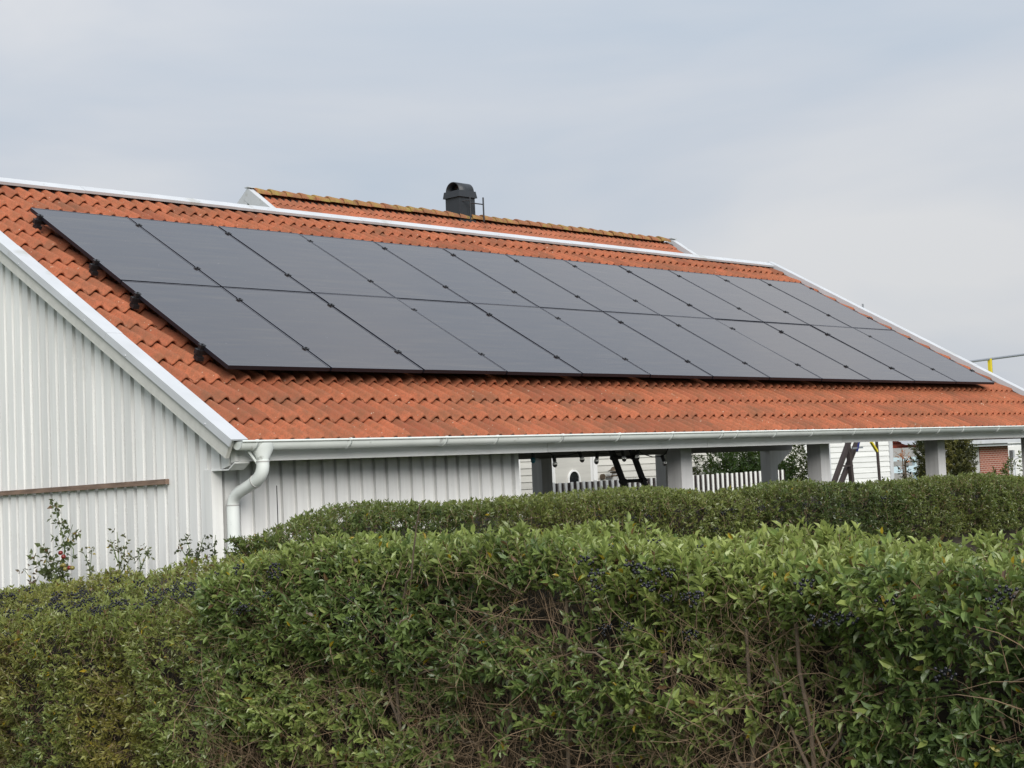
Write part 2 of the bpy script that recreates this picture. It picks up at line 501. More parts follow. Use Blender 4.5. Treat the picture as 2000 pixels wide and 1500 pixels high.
def jitter():
    return random.gauss(0, 0.0018), random.gauss(0, 0.003), random.gauss(0, 0.0014), random.gauss(0, 0.004)
for i in order[:300]:
    _, _, u, v = spots[i]
    a, b_, c_, k = jitter()
    o = bpy.data.objects.new('tile', tile_me); COL.objects.link(o)
    o.parent = roof
    o.matrix_world = Matrix.Translation(RP(u+a, v+b_, WC+c_)) @ ROOF_M @ Matrix.Rotation(k, 4, 'Z')
VS, FS, TS = [], [], []
RM = np.array(ROOF_M.to_3x3())
def stamp(V, F, mat3, org):
    n = sum(len(x) for x in VS)
    VS.append(V@mat3.T+np.array(org)); FS.append(F+n); TS.append(np.full(len(V), random.random()))
for i in order[300:]:
    _, _, u, v = spots[i]
    a, b_, c_, k = jitter()
    stamp(TV, TF, RM, RP(u+a, v+b_, WC+c_))
TVl, TFl = tile_arrays(n=6)
BM3 = np.array([[-1, 0, 0], [0, -CA, SA], [0, SA, CA]])
for r in range(int((LB+0.05)/GAUGE)):
    for c in range(ncol):
        stamp(TVl, TFl, BM3, BP(U0+(c+1)*TW, LB+0.05-r*GAUGE, 0.0))
stuff(link('tile_field', np_mesh('tile_field', np.concatenate(VS), np.concatenate(FS), MT['tile_stuff'], np.concatenate(TS), 'tint', True), roof))

# ridge capping in sheet metal, in lengths
cuts = [-0.66, 1.17, 3.09, 4.95, 6.85, 8.75, 10.65, 12.3, 13.66]
for u0, u1 in zip(cuts[:-1], cuts[1:]):
    m = MB()
    k = 0.002 if cuts.index(u0) % 2 else 0.0
    prof = [(-0.185, -0.012), (-0.185, 0.022), (0.0, 0.022)]
    def rc(t, w_, u, sgn):
        if sgn:
            return BP(u, t, w_)
        return RP(u, VR-t, WC+w_)
    top = 0.012+k
    apex0, apex1 = RP(0, VR+0.005, WC+top+0.012), 0
    pts = []
    for u in (u0+0.001, u1-0.001):
        ap = Vector((u, RY, RZ+0.018+k)); ap2 = Vector((u, RY, RZ+0.008+k))
        pts.append([rc(0.115, top, u, 0), ap, rc(0.115, top, u, 1), rc(0.115, top-0.03, u, 1), rc(0.095, top-0.008, u, 1), ap2, rc(0.095, top-0.008, u, 0), rc(0.115, top-0.03, u, 0)])
    vs = pts[0]+pts[1]
    n = 8
    fs = [(i, (i+1) % n, n+(i+1) % n, n+i) for i in range(n)]+[(0, 7, 6, 5, 1), (1, 5, 4, 3, 2), (8, 9, 13, 14, 15), (9, 10, 11, 12, 13)]
    m.add(vs, fs)
    for q in (0.25, 0.75):
        p = RP(u0+(u1-u0)*q, VR-0.06, WC+top+0.003)
        m.ball(p, 0.009, 6, 4)
    m.build('ridge_flashing', MT['sheet'], garage)

# verge flashings and bargeboards
def verge(uo, ui, sgn, vcuts):
    """uo outer edge, ui inner edge"""
    for j, (v0, v1) in enumerate(zip(vcuts[:-1], vcuts[1:])):
        m = MB()
        k = 0.003 if j % 2 else 0.0
        wt = WC+0.028+k
        t = 0.012
        lo = wt-0.062
        poly = [(uo-sgn*k, lo), (uo-sgn*k, wt), (ui, wt), (ui, WC-0.04), (ui-sgn*t, WC-0.04), (ui-sgn*t, wt-t), (uo+sgn*t, wt-t), (uo+sgn*t, lo)]
        n = len(poly)
        a = [RP(x, v0, y) for x, y in poly]; b = [RP(x, v1, y) for x, y in poly]
        m.add(a+b, [(i, (i+1) % n, n+(i+1) % n, n+i) for i in range(n)]+[(0, 1, 6, 7), (1, 2, 5, 6), (2, 3, 4, 5), (n, n+7, n+6, n+1), (n+1, n+6, n+5, n+2), (n+2, n+5, n+4, n+3)])
        for q in (0.18, 0.82):
            m.ball(RP(uo-sgn*0.002, v0+(v1-v0)*q, wt-0.045), 0.008, 6, 4)
        m.build('verge_flashing', MT['sheet'], garage)
    m = MB()
    m.hexa([RP(uo+sgn*0.055, vcuts[0]+0.03, WC-0.20+0.055), RP(uo+sgn*0.02, vcuts[0]+0.03, WC-0.20+0.055), RP(uo+sgn*0.02, vcuts[-1], WC-0.135), RP(uo+sgn*0.055, vcuts[-1], WC-0.135),
            RP(uo+sgn*0.055, vcuts[0]+0.03, WC+0.005), RP(uo+sgn*0.02, vcuts[0]+0.03, WC+0.005), RP(uo+sgn*0.02, vcuts[-1], WC+0.005), RP(uo+sgn*0.055, vcuts[-1], WC+0.005)])
    m.build('bargeboard', MT['barge'], garage)
verge(-0.665, -0.515, 1, [-1.13, 0.78, 2.70, 4.78])
verge(13.70, 13.55, -1, [-1.13, 0.78, 2.70, 4.78])
# matching verge pieces on the rear slope
for uo, sgn in ((-0.665, 1), (13.70, -1)):
    m = MB()
    m.hexa([BP(uo, 0.02, -0.13), BP(uo+sgn*0.165, 0.02, -0.13), BP(uo+sgn*0.165, LB+0.1, -0.13), BP(uo, LB+0.1, -0.13),
            BP(uo, 0.02, 0.028), BP(uo+sgn*0.165, 0.02, 0.028), BP(uo+sgn*0.165, LB+0.1, 0.028), BP(uo, LB+0.1, 0.028)])
    m.build('verge_flashing', MT['sheet'], garage)

# gable wall: every cover board its own piece over a recessed backing
XG, YW, YF = -0.545, -0.50, -0.82
FZ0, FZ1 = ZO-0.785, ZO-0.672                 # fascia bottom and top
def gable_top(y):
    return (roof_z(y, WC-0.10) if y < RY else roof_z(2*RY-y, WC-0.10))
wall = MB()
YB = by-0.35
wall.prism([(YW+0.03, 0.0), (YW+0.03, gable_top(YW+0.03)), (RY, gable_top(RY)), (YB, gable_top(YB)), (YB, 0.0)], XG+0.036, XG+0.12, lambda a, b, d: (d, a, b))
wall.prism([(YF+0.02, FZ0+0.04), (YF+0.02, gable_top(YF+0.02)), (YW+0.03, gable_top(YW+0.03)), (YW+0.03, ZO-0.83), (-0.70, ZO-0.83)], XG+0.036, XG+0.07, lambda a, b, d: (d, a, b))
wall = wall.build('gable_wall', MT['white'], garage)
PB = 0.1475
y = YW+0.045
i = 0
while y < YB-0.1:
    bw = 0.098+random.uniform(-0.004, 0.004)
    dx = random.uniform(-0.002, 0.002)
    m = MB()
    m.prism([(y, 0.06), (y, gable_top(y)), (y+bw, gable_top(y+bw)), (y+bw, 0.06)], XG+dx, XG+0.0355, lambda a, b, d: (d, a, b))
    m.build('board', MT['white'], wall)
    y += PB
# the boxed eave end: short boards with a raked foot
for y0, y1, z0, z1 in ((-0.618, -0.515, ZO-0.838, ZO-0.838), (-0.738, -0.642, ZO-0.815, ZO-0.838), (YF, -0.762, ZO-0.785, ZO-0.80)):
    m = MB()
    m.prism([(y0, z0), (y0, gable_top(y0)), (y1, gable_top(y1)), (y1, z1)], XG, XG+0.0355, lambda a, b, d: (d, a, b))
    m.build('board', MT['white'], wall)
m = MB(); m.prism([(YW-0.01, ZO-0.850), (YW-0.01, ZO-0.838), (-0.735, ZO-0.838), (YF+0.004, ZO-0.789), (YF+0.004, ZO-0.801), (-0.735, ZO-0.850)], XG-0.004, XG+0.13, lambda a, b, d: (d, a, b))
m.build('eave_return_trim', MT['white_h'], garage)
m = MB(); m.box(XG-0.012, XG+0.02, YW-0.022, YW+0.075, 0.05, ZO-0.84); m.box(XG+0.0205, XG+0.085, YW-0.022, YW-0.0005, 0.05, ZO-0.84)
m.build('corner_board', MT['white'], garage)
# front wall under the eave
XW1 = 2.72
fwall = MB().box(XG+0.10, XW1, YW+0.034, YW+0.10, 0.0, ZO-0.60).build('front_wall', MT['white'], garage)
x = XG+0.125
while x < XW1-0.12:
    bw = 0.092+random.uniform(-0.003, 0.003)
    MB().box(x, x+bw, YW+random.uniform(-0.002, 0.002), YW+0.0335, 0.06, ZO-0.62).build('board', MT['white'], fwall)
    x += 0.1365
MB().box(XW1-0.005, XW1+0.045, YW-0.014, YW+0.11, 0.03, ZO-0.63).build('corner_board', MT['white'], garage)
MB().box(XW1-0.06, XW1+0.02, YW+0.115, YB, 0.0, 2.40).build('side_wall', MT['white'], garage)
MB().box(XG+0.125, XW1-0.065, YB-0.1, YB, 0.0, 2.4).build('rear_wall', MT['white'], garage)

# fascia boards, soffit, beams, ceiling
fc = [XG+0.03, 2.83, 5.16, 7.60, 10.04, 11.62, 13.62]
for j, (a, b) in enumerate(zip(fc[:-1], fc[1:])):
    dz = random.uniform(-0.004, 0.004)
    MB().box(a+0.002, b-0.002, YF, YF+0.024, FZ0+dz, FZ1).build('fascia_board', MT['white_h'], garage)
MB().box(XG+0.06, 13.5, YF+0.026, YW-0.03, FZ0+0.012, FZ0+0.03).build('soffit', MT['beam'], garage)
MB().box(XW1+0.05, 13.45, -0.46, -0.34, 2.255, 2.44).build('front_beam', MT['beam'], garage)
MB().box(XW1+0.05, 13.45, 3.86, 3.98, 2.225, 2.44).build('rear_beam', MT['beam'], garage)
MB().box(XW1+0.05, 13.45, -0.45, 4.2, 2.445, 2.46).build('ceiling', MT['beam'], garage)
for px in (5.125, 7.64, 10.235, 12.80):
    MB().box(px, px+0.18, -0.5, -0.32, 0.0, 2.25).build('post', MT['grey_wood'], garage)
for px in (7.64, 10.22, 12.79):
    MB().box(px, px+0.20, 3.83, 4.01, 0.0, 2.224).build('post', MT['grey_wood'], garage)
m = MB(); m.prism([(12.992, 1.95), (12.992, 2.223), (13.47, 2.223)], 3.88, 3.96, lambda a, b, d: (a, d, b)); m.build('brace', MT['grey_wood'], garage)

# gutter with brackets, funnel and swan-neck downpipe
GY, GZ, GR = -0.925, ZO-0.644, 0.066
def half_round(m, x0, x1, r, t=0.004, n=12):
    vs, fs = [], []
    for x in (x0, x1):
        for rr in (r, r-t):
            for k in range(n+1):
                a = PI+PI*k/n
                vs.append((x, GY+rr*math.cos(a), GZ+rr*math.sin(a)))
    L = n+1
    for k in range(n):
        fs += [(k, k+1, 2*L+k+1, 2*L+k), (L+k+1, L+k, 3*L+k, 3*L+k+1), (k+1, k, L+k, L+k+1), (2*L+k, 2*L+k+1, 3*L+k+1, 3*L+k)]
    m.add(vs, fs, True)
gut = MB()
half_round(gut, -0.60, 13.66, GR)
gut.tube([(-0.60, GY-GR-0.002, GZ), (13.66, GY-GR-0.002, GZ)], 0.009, 8)
for xe in (-0.60, 13.655):
    vs = [(xe, GY+GR*math.cos(PI+PI*k/12), GZ+GR*math.sin(PI+PI*k/12)) for k in range(13)]
    gut.add(vs+[(q[0]+0.005, q[1], q[2]) for q in vs], [tuple(range(13)), tuple(range(25, 12, -1))])
gut = gut.build('gutter', MT['gutter'], garage)
for x in (-0.47, 0.42, 1.44, 2.03, 2.85, 3.62, 4.4, 5.19, 5.43, 6.1, 6.78, 7.6, 8.38, 9.0, 9.44, 10.01, 10.9, 11.6, 12.5, 13.2):
    m = MB(); half_round(m, x-0.012, x+0.012, GR+0.006, 0.005)
    m.tube([(x-0.012, GY-GR-0.002, GZ), (x+0.012, GY-GR-0.002, GZ)], 0.013, 8)
    m.box(x-0.012, x+0.012, GY+GR, YF-0.001, GZ-0.03, GZ-0.012)
    m.build('gutter_bracket', MT['gutter'], gut)
pipe = MB()
px = -0.375
vs, fs = [], []
prof = [(0.105, 0.075, GZ-0.012), (0.098, 0.073, GZ-0.05), (0.046, 0.046, GZ-0.135), (0.046, 0.046, GZ-0.165)]
N = 20
for rx, ry, z in prof:
    for k in range(N):
        a = 2*PI*k/N
        vs.append((px+rx*math.cos(a), GY+ry*math.sin(a), z))
for j in range(3):
    for k in range(N):
        fs.append((j*N+k, (j+1)*N+k, (j+1)*N+(k+1) % N, j*N+(k+1) % N))
pipe.add(vs, fs, True)
pipe = pipe.build('outlet_funnel', MT['gutter'], garage)
def bez(p0, p1, p2, n=7):
    return [tuple((1-t)**2*np.array(p0)+2*t*(1-t)*np.array(p1)+t*t*np.array(p2)) for t in np.linspace(0, 1, n)]
zt = GZ-0.15
yb = YW-0.075
b1 = bez((px, GY, 2.20), (px-0.004, GY+0.005, 2.115), (px-0.01, GY+0.115, 2.075))
b2 = bez((px-0.022, yb-0.125, 2.030), (px-0.03, yb-0.005, 1.995), (px-0.03, yb, 1.905))
MB().tube([(px, GY, zt+0.01)]+b1, 0.049, 18).build('upper_pipe_bend', MT['gutter'], garage)
MB().tube([b1[-1], b2[0]]+b2[1:], 0.046, 18).build('lower_pipe_bend', MT['gutter'], garage)
MB().tube([(px-0.03, yb, 1.92), (px-0.03, yb, 0.1)], 0.049, 18).build('downpipe', MT['gutter'], garage)
for a_, b_ in (((px, GY, zt-0.004), (px, GY, zt+0.004)), (b1[-2], b1[-1]), ((px-0.03, yb, 1.912), (px-0.03, yb, 1.921))):
    a_, b_ = Vector(a_), Vector(b_); b_ = a_+(b_-a_).normalized()*0.009
    MB().tube([a_, b_], 0.0525, 18).build('pipe_seam', MT['stucco'], garage)
m = MB(); m.tube([(px-0.03, yb, zt-0.72), (px-0.03, yb, zt-0.60)], 0.0525, 18); m.box(px-0.03+0.04, px-0.03+0.075, yb-0.012, yb+0.08, zt-0.70, zt-0.62); m.build('pipe_clamp', MT['gutter'], garage)
m = MB(); m.beam((px-0.115, GY+0.02, GZ-0.07), (px-0.03, GY+0.02, GZ-0.17), 0.012, 0.018); m.build('funnel_stay', MT['gutter'], garage)

# ------------------------------------------------------------------ batten on the gable
bt = MB().hexa([(XG-0.036, 0.06, 2.095), (XG-0.003, 0.06, 2.095), (XG-0.003, 4.6, 2.02), (XG-0.036, 4.6, 2.02),
                (XG-0.036, 0.06, 2.135), (XG-0.003, 0.06, 2.135), (XG-0.003, 4.6, 2.06), (XG-0.036, 4.6, 2.06)])
tag(bt.build('wooden_batten', MT['batten']), 'long weathered brown batten fixed across the white gable boards', 'batten')

# ------------------------------------------------------------------ solar panels and their rails
PW, PH, CP, RPI, TH = 1.046, 1.768, 1.066, 1.788, 0.035
fr = MB()
def pbox(m, x0, x1, y0, y1, z0, z1):
    m.box(x0, x1, y0, y1, z0, z1)
pbox(fr, 0, PW, 0, 0.011, -TH, 0); pbox(fr, 0, PW, PH-0.011, PH, -TH, 0)
pbox(fr, 0, 0.011, 0.0111, PH-0.0111, -TH, 0); pbox(fr, PW-0.011, PW, 0.0111, PH-0.0111, -TH, 0)
fr_me = fr.mesh('frame', MT['frame'])
fr_me.materials.append(MT['frame_top'])
for p_ in fr_me.polygons:
    if p_.normal.z > 0.9:
        p_.material_index = 1
bs = MB().box(0.0112, PW-0.0112, 0.0112, PH-0.0112, -0.012, -0.007); bs_me = bs.mesh('backsheet', MT['black'])
gl = MB().add([(0.0112, 0.0112, -0.0018), (PW-0.0112, 0.0112, -0.0018), (PW-0.0112, PH-0.0112, -0.0018), (0.0112, PH-0.0112, -0.0018)], [(0, 1, 2, 3)])
gl_me = gl.mesh('glass', MT['glass'])
ords = ['first', 'second', 'third', 'fourth', 'fifth', 'sixth', 'seventh', 'eighth', 'ninth', 'tenth', 'eleventh', 'twelfth']
for r in range(2):
    for c in range(12):
        nm = ords[c]+' from the left'
        if c == 0: nm = 'leftmost, nearest the white gable'
        if c == 11: nm = 'rightmost, at the far verge'
        o = bpy.data.objects.new('solar_panel', None); COL.objects.link(o)
        k = Matrix.Rotation(random.gauss(0, 0.0012), 4, 'X') @ Matrix.Rotation(random.gauss(0, 0.0012), 4, 'Y')
        o.matrix_world = Matrix.Translation(RP(c*CP, r*RPI, random.gauss(0, 0.0006))) @ ROOF_M @ k
        tag(o, 'black solar panel in the %s row, %s' % ('upper' if r else 'lower', nm), 'solar panel', 'solar panels on the garage roof')
        for n_, me in (('frame', fr_me), ('backsheet', bs_me), ('glass', gl_me)):
            p = bpy.data.objects.new(n_, me); COL.objects.link(p); p.parent = o
clamp = MB()
clamp.box(-0.016, 0.016, -0.022, 0.022, -0.02, 0.006); clamp.box(-0.028, 0.028, -0.020, 0.020, 0.0015, 0.0065); clamp.tube([(0, 0, 0.006), (0, 0, 0.015)], 0.008, 6)
clamp_me = clamp.mesh('clamp', MT['black'])
foot = MB()
foot.box(-0.022, 0.05, -0.038, 0.038, -0.13, -0.095); foot.box(-0.012, 0.034, -0.024, 0.024, -0.095, -0.055); foot.box(-0.018, 0.03, -0.03, 0.03, -0.055, -0.036); foot.box(-0.012, 0.020, -0.022, 0.022, -0.036, 0.004)
foot_me = foot.mesh('roof_bracket', MT['black'])
for v, lb in ((0.39, 'lowest black mounting rail, under the foot of the lower panel row'), (1.47, 'second lowest black mounting rail, under the head of the lower panel row'),
              (2.22, 'third black mounting rail up, under the foot of the upper panel row'), (3.34, 'topmost black mounting rail, under the head of the upper panel row')):
    o = bpy.data.objects.new('mounting_rail', None); COL.objects.link(o)
    o.matrix_world = Matrix.Translation(RP(0, v, 0)) @ ROOF_M
    tag(o, lb, 'mounting rail', 'mounting rails under the solar panels')
    p = MB().box(-0.06, 12.84, -0.02, 0.02, -0.078, -0.0355).mesh('rail_bar', MT['black'])
    q = bpy.data.objects.new('rail_bar', p); COL.objects.link(q); q.parent = o
    for c in range(13):
        q = bpy.data.objects.new('clamp', clamp_me); COL.objects.link(q); q.parent = o
        q.location = (c*CP-0.01 if 0 < c else -0.012, 0, 0)
        if c == 12: q.location = (12*CP-0.008, 0, 0)
    for c in (-0.022, 2.1, 4.25, 6.4, 8.55, 10.7, 12.82):
        q = bpy.data.objects.new('roof_bracket', foot_me); COL.objects.link(q); q.parent = o
        q.location = (c, 0, -0.001); q.scale = (0.85, 0.85, 1)

# ------------------------------------------------------------------ house behind the garage
HY, HX0, HX1 = 11.1, 11.55, 24.55            # front wall plane and its ends
HRY, HRZ = 15.0, 7.86                        # ridge
HA = math.radians(34); HC, HS = math.cos(HA), math.sin(HA)
def HP(u, v, w_):                            # v measured from the ridge downwards is negative
    return Vector((u, HRY+v*HC-w_*HS, HRZ+v*HS+w_*HC))
HM = np.array([[1, 0, 0], [0, HC, -HS], [0, HS, HC]])
HLEN = 5.2
house = thing('house', 'white lap sided house with mossy ridge tiles and dark chimney behind the garage', 'house', (18, HY, 0))
hz_e = HP(0, -HLEN, -0.1).z
wallm = MB()
wallm.box(HX0+0.03, HX1-0.03, HY+0.03, 2*HRY-HY, 0, hz_e+0.22)
hw = wallm.build('wall', MT['cream'], house)
m = MB()
for xx in (HX0-0.28, HX1+0.13):
    m.prism([(HY+0.03, hz_e), (HRY, HRZ+0.01), (2*HRY-HY, hz_e)], xx, xx+0.05, lambda a, b, d: (d, a, b))
m.build('gable', MT['white'], house)
BH = 0.135
z = 0.35
while z < hz_e+0.1:                          # lap boards: each overlaps the one below
    MB().hexa([(HX0, HY-0.012, z), (HX1, HY-0.012, z), (HX1, HY+0.029, z), (HX0, HY+0.029, z),
               (HX0, HY+0.006, z+BH+0.012), (HX1, HY+0.006, z+BH+0.012), (HX1, HY+0.029, z+BH+0.012), (HX0, HY+0.029, z+BH+0.012)]).build('siding_board', MT['cream'], hw)
    z += BH
for xa, xb in ((HX0-0.02, HX0+0.12), (14.52, 14.66), (16.80, 16.93), (21.17, 21.22), (HX1-0.1, HX1+0.03)):
    MB().box(xa, xb, HY-0.04, HY-0.013, 0.2, hz_e).build('corner_board', MT['white'], house)
# smooth door panel with a round-headed window
dm = MB().box(15.45, 16.79, HY-0.036, HY-0.0135, 0.2, hz_e-0.4)
door = MB()
cx, cz, rr = 16.17, 1.85, 0.148
door.box(15.66, 16.70, HY-0.055, HY-0.037, 0.2, 2.6)
dmo = dm.build('door_surround', MT['white'], house)
door = door.build('door', MT['cream'], house)
arc = [(cx+rr*math.cos(PI*k/16), cz+rr*math.sin(PI*k/16)*1.05) for k in range(17)]
m = MB(); m.prism(arc+[(cx-rr, 1.2), (cx+rr, 1.2)], HY-0.064, HY-0.0555, lambda a, b, d: (a, d, b)); m.build('pane', MT['pane'], door)
m = MB()
for k in range(16):
    (a0, b0), (a1, b1) = arc[k], arc[k+1]
    s_ = 1.22
    m.prism([(a0, b0), (a1, b1), (cx+(a1-cx)*s_, cz+(b1-cz)*s_), (cx+(a0-cx)*s_, cz+(b0-cz)*s_)], HY-0.085, HY-0.056, lambda a, b, d: (a, d, b))
for sg in (-1, 1):
    m.box(min(cx+sg*rr, cx+sg*rr*1.22), max(cx+sg*rr, cx+sg*rr*1.22), HY-0.085, HY-0.056, 1.2, cz)
m.build('window_moulding', MT['white'], door)
MB().box(20.85, 21.03, HY-0.03, HY-0.013, 2.27, 2.33).build('wall_vent', MT['dark'], house)
# roof
hr = MB()
hr.hexa([HP(HX0-0.25, -HLEN, -0.2), HP(HX1+0.25, -HLEN, -0.2), HP(HX1+0.25, 0, -0.2), HP(HX0-0.25, 0, -0.2), HP(HX0-0.25, -HLEN, -0.1), HP(HX1+0.25, -HLEN, -0.1), HP(HX1+0.25, 0, -0.1), HP(HX0-0.25, 0, -0.1)])
mir = lambda p: Vector((p.x, 2*HRY-p.y, p.z))
hr.hexa([mir(HP(a, b, c)) for a, b, c in ((HX1+0.25, -HLEN, -0.2), (HX0-0.25, -HLEN, -0.2), (HX0-0.25, 0, -0.2), (HX1+0.25, 0, -0.2), (HX1+0.25, -HLEN, -0.1), (HX0-0.25, -HLEN, -0.1), (HX0-0.25, 0, -0.1), (HX1+0.25, 0, -0.1))])
hroof = hr.build('roof', MT['deck'], house)
HTW, HG = 0.338, 0.37
RV_, RF_ = tile_arrays(HTW, 2, 0.05, 0.42, 8, 0.024, 0.03)
rt_me = np_mesh('tile', RV_, RF_, MT['tile_rear'], smooth=True)
VS, FS, TS = [], [], []
nc = int(13.4/HTW)
ux0 = HX0-0.19
HMm = Matrix(HM.tolist()).to_4x4()
for r in range(1, 15):
    for c in range(nc):
        u, v = ux0+c*HTW, -r*HG-0.05
        a, b_, c_, k = jitter()
        if r <= 6:
            o = bpy.data.objects.new('tile', rt_me); COL.objects.link(o); o.parent = hroof
            o.matrix_world = Matrix.Translation(HP(u+a, v+b_, c_*1.5)) @ HMm
        else:
            stamp(RV_, RF_, HM, HP(u+a, v+b_, c_))
        if r <= 13:
            q = mir(HP(u+HTW, v, 0)); R3 = np.array([[-1, 0, 0], [0, -HC, HS], [0, HS, HC]])
            stamp(RV_, RF_, R3, q)
stuff(link('tile_field', np_mesh('tile_field', np.concatenate(VS), np.concatenate(FS), MT['tile_rear_stuff'], np.concatenate(TS), 'tint', True), hroof))
# half-round ridge tiles, each lapping the next
m = MB(); n = 10
vs, fs = [], []
for x, r_ in ((0.0, 0.138), (0.014, 0.150), (0.43, 0.108)):
    for k in range(n+1):
        a = PI*k/n
        vs.append((x, r_*1.15*math.cos(a), r_*math.sin(a)*0.95))
for j in range(2):
    for k in range(n):
        a = j*(n+1)+k
        fs.append((a, a+1, a+n+2, a+n+1))
m.add(vs, fs, True)
m.add([vs[k] for k in range(n+1)]+[(0, p[1]*0.86, p[2]*0.84-0.002) for p in vs[:n+1]], [(k+1, k, n+1+k, n+2+k) for k in range(n)])
rg_me = m.mesh('ridge_tile', MT['ridge_tile'])
x = HX0-0.2
while x < HX1-0.12:
    o = bpy.data.objects.new('ridge_tile', rg_me); COL.objects.link(o); o.parent = hroof
    o.matrix_world = Matrix.Translation((x, HRY+random.gauss(0, 0.006), HRZ-0.055+random.gauss(0, 0.005))) @ Matrix.Rotation(random.gauss(0, 0.012), 4, 'Z')
    x += 0.375
for xa, xb in ((HX0-0.33, HX0-0.19), (HX1+0.10, HX1+0.28)):
    m = MB()
    m.hexa([HP(xa, -HLEN, -0.2), HP(xb, -HLEN, -0.2), HP(xb, 0.02, -0.2), HP(xa, 0.02, -0.2), HP(xa, -HLEN, 0.05), HP(xb, -HLEN, 0.05), HP(xb, 0.02, 0.05), HP(xa, 0.02, 0.05)])
    m.hexa([mir(HP(b, c, d)) for b, c, d in ((xb-0.004, -HLEN, -0.2), (xa+0.004, -HLEN, -0.2), (xa+0.004, 0.018, -0.2), (xb-0.004, 0.018, -0.2), (xb-0.004, -HLEN, 0.047), (xa+0.004, -HLEN, 0.047), (xa+0.004, 0.018, 0.047), (xb-0.004, 0.018, 0.047))])
    m.box(xa-0.02, xb+0.02, HRY-0.07, HRY+0.07, HRZ+0.065, HRZ+0.08)
    m.build('bargeboard', MT['sheet'], house)
MB().box(HX0-0.3, HX1+0.3, HP(0, -HLEN, 0).y+0.01, HP(0, -HLEN, 0).y+0.035, hz_e-0.12, hz_e+0.05).build('fascia_board', MT['white_h'], house)

# chimney: metal clad stack, flared collar and arched hood
chx, chy, chl, chw = 16.97, 15.12, 0.50, 0.46
def frust(m, x0, x1, y0, y1, z0, dx, dy, z1):
    m.hexa([(x0, y0, z0), (x1, y0, z0), (x1, y1, z0), (x0, y1, z0), (x0-dx, y0-dy, z1), (x1+dx, y0-dy, z1), (x1+dx, y1+dy, z1), (x0-dx, y1+dy, z1)])
m = MB(); frust(m, chx, chx+chl, chy-chw/2, chy+chw/2, 7.3, -0.005, -0.005, 8.33)
ch = m.build('chimney', MT['chimney'], house)
m = MB(); frust(m, chx-0.038, chx+chl+0.038, chy-chw/2-0.038, chy+chw/2+0.038, 8.29, -0.022, -0.022, 8.44); m.build('collar', MT['chimney'], ch)
m = MB(); N = 16; R1, R2 = 0.225, 0.205
vs, fs = [], []
for x in (chx+0.02, chx+chl-0.02):
    for r_ in (R1, R2):
        for k in range(N+1):
            a = PI*k/N
            vs.append((x, chy+r_*math.cos(a), 8.432+r_*math.sin(a)*0.98))
L = N+1
for k in range(N):
    fs += [(k, k+1, 2*L+k+1, 2*L+k), (L+k+1, L+k, 3*L+k, 3*L+k+1), (k+1, k, L+k, L+k+1), (2*L+k, 2*L+k+1, 3*L+k+1, 3*L+k)]
m.add(vs, fs, True)
m.build('hood', MT['chimney'], ch)
m = MB().tube([(chx+chl/2, chy, 8.40), (chx+chl/2, chy, 8.52)], 0.08, 12); m.build('flue', MT['chimney'], ch)
m = MB()
m.tube([(chx+0.20, chy-chw/2-0.14, 7.75), (chx+0.20, chy-chw/2-0.14, 8.30)], 0.016, 8); m.tube([(chx+chl+0.12, chy-chw/2-0.14, 7.75), (chx+chl+0.12, chy-chw/2-0.14, 8.30)], 0.018, 8)
m.tube([(chx+0.20, chy-chw/2-0.14, 8.14), (chx+chl+0.12, chy-chw/2-0.14, 8.14)], 0.014, 8); m.tube([(chx+0.1, chy-chw/2, 8.2), (chx+0.2, chy-chw/2-0.14, 8.2)], 0.014, 8)
tag(m.build('chimney_sweep_rail', MT['chimney']), 'dark tubular sweep rail standing beside the chimney on the rear ridge', 'rail')

# annex continuing the house to the right, hidden above by the garage roof
annex = thing('annex', 'white lap sided annex wall with corner board right of the garden frame', 'annex', (26.6, HY, 0))
AX0, AX1 = 24.75, 28.45
aw = MB().box(AX0+0.02, AX1-0.02, HY+0.03, HY+5, 0, 3.0).build('wall', MT['white'], annex)
z = 0.3
while z < 2.95:
    MB().hexa([(AX0, HY-0.012, z), (AX1, HY-0.012, z), (AX1, HY+0.029, z), (AX0, HY+0.029, z),
               (AX0, HY+0.006, z+BH+0.012), (AX1, HY+0.006, z+BH+0.012), (AX1, HY+0.029, z+BH+0.012), (AX0, HY+0.029, z+BH+0.012)]).build('siding_board', MT['white_h'], aw)
    z += BH
for xa, xb in ((25.45, 25.57), (AX1-0.12, AX1+0.02)):
    MB().box(xa, xb, HY-0.04, HY-0.013, 0.2, 3.0).build('corner_board', MT['sheet'], annex)
m = MB(); m.prism([(HY-0.3, 3.0), (HY+2.5, 4.0), (HY+5.3, 3.0), (HY+5.3, 2.9), (HY-0.3, 2.9)], AX0-0.1, AX1+0.2, lambda a, b, d: (d, a, b)); m.build('roof', MT['tile_rear'], annex)
m = MB(); m.tube([(28.10, 11.5, 3.1), (28.10, 11.5, 6.02)], 0.022, 6); m.tube([(28.17, 11.53, 3.1), (28.17, 11.53, 6.02)], 0.022, 6)
tag(m.build('vent_pipes', MT['galv']), 'pair of thin upright pipes showing above the far roof verge', 'pipe')

# ------------------------------------------------------------------ picket fences behind the carport
t = thing('picket_fence', 'white picket fence with brown backing boards behind the carport', 'fence', (16, 8.6, 0))
x = 12.75
while x < 19.9:
    zt_ = 1.828+(x-12.75)*0.004
    MB().box(x, x+0.050, 8.56, 8.582, 0.1, zt_+random.uniform(-0.008, 0.008)).build('picket', MT['white_paint'], t)
    MB().box(x+0.040, x+0.170, 8.61, 8.632, 0.1, zt_-0.012).build('back_board', MT['dark_wood'], t)
    x += 0.1587
for z in (0.45, 1.35):
    MB().box(12.75, 19.9, 8.5825, 8.6095, z, z+0.09).build('fence_rail', MT['dark_wood'], t)

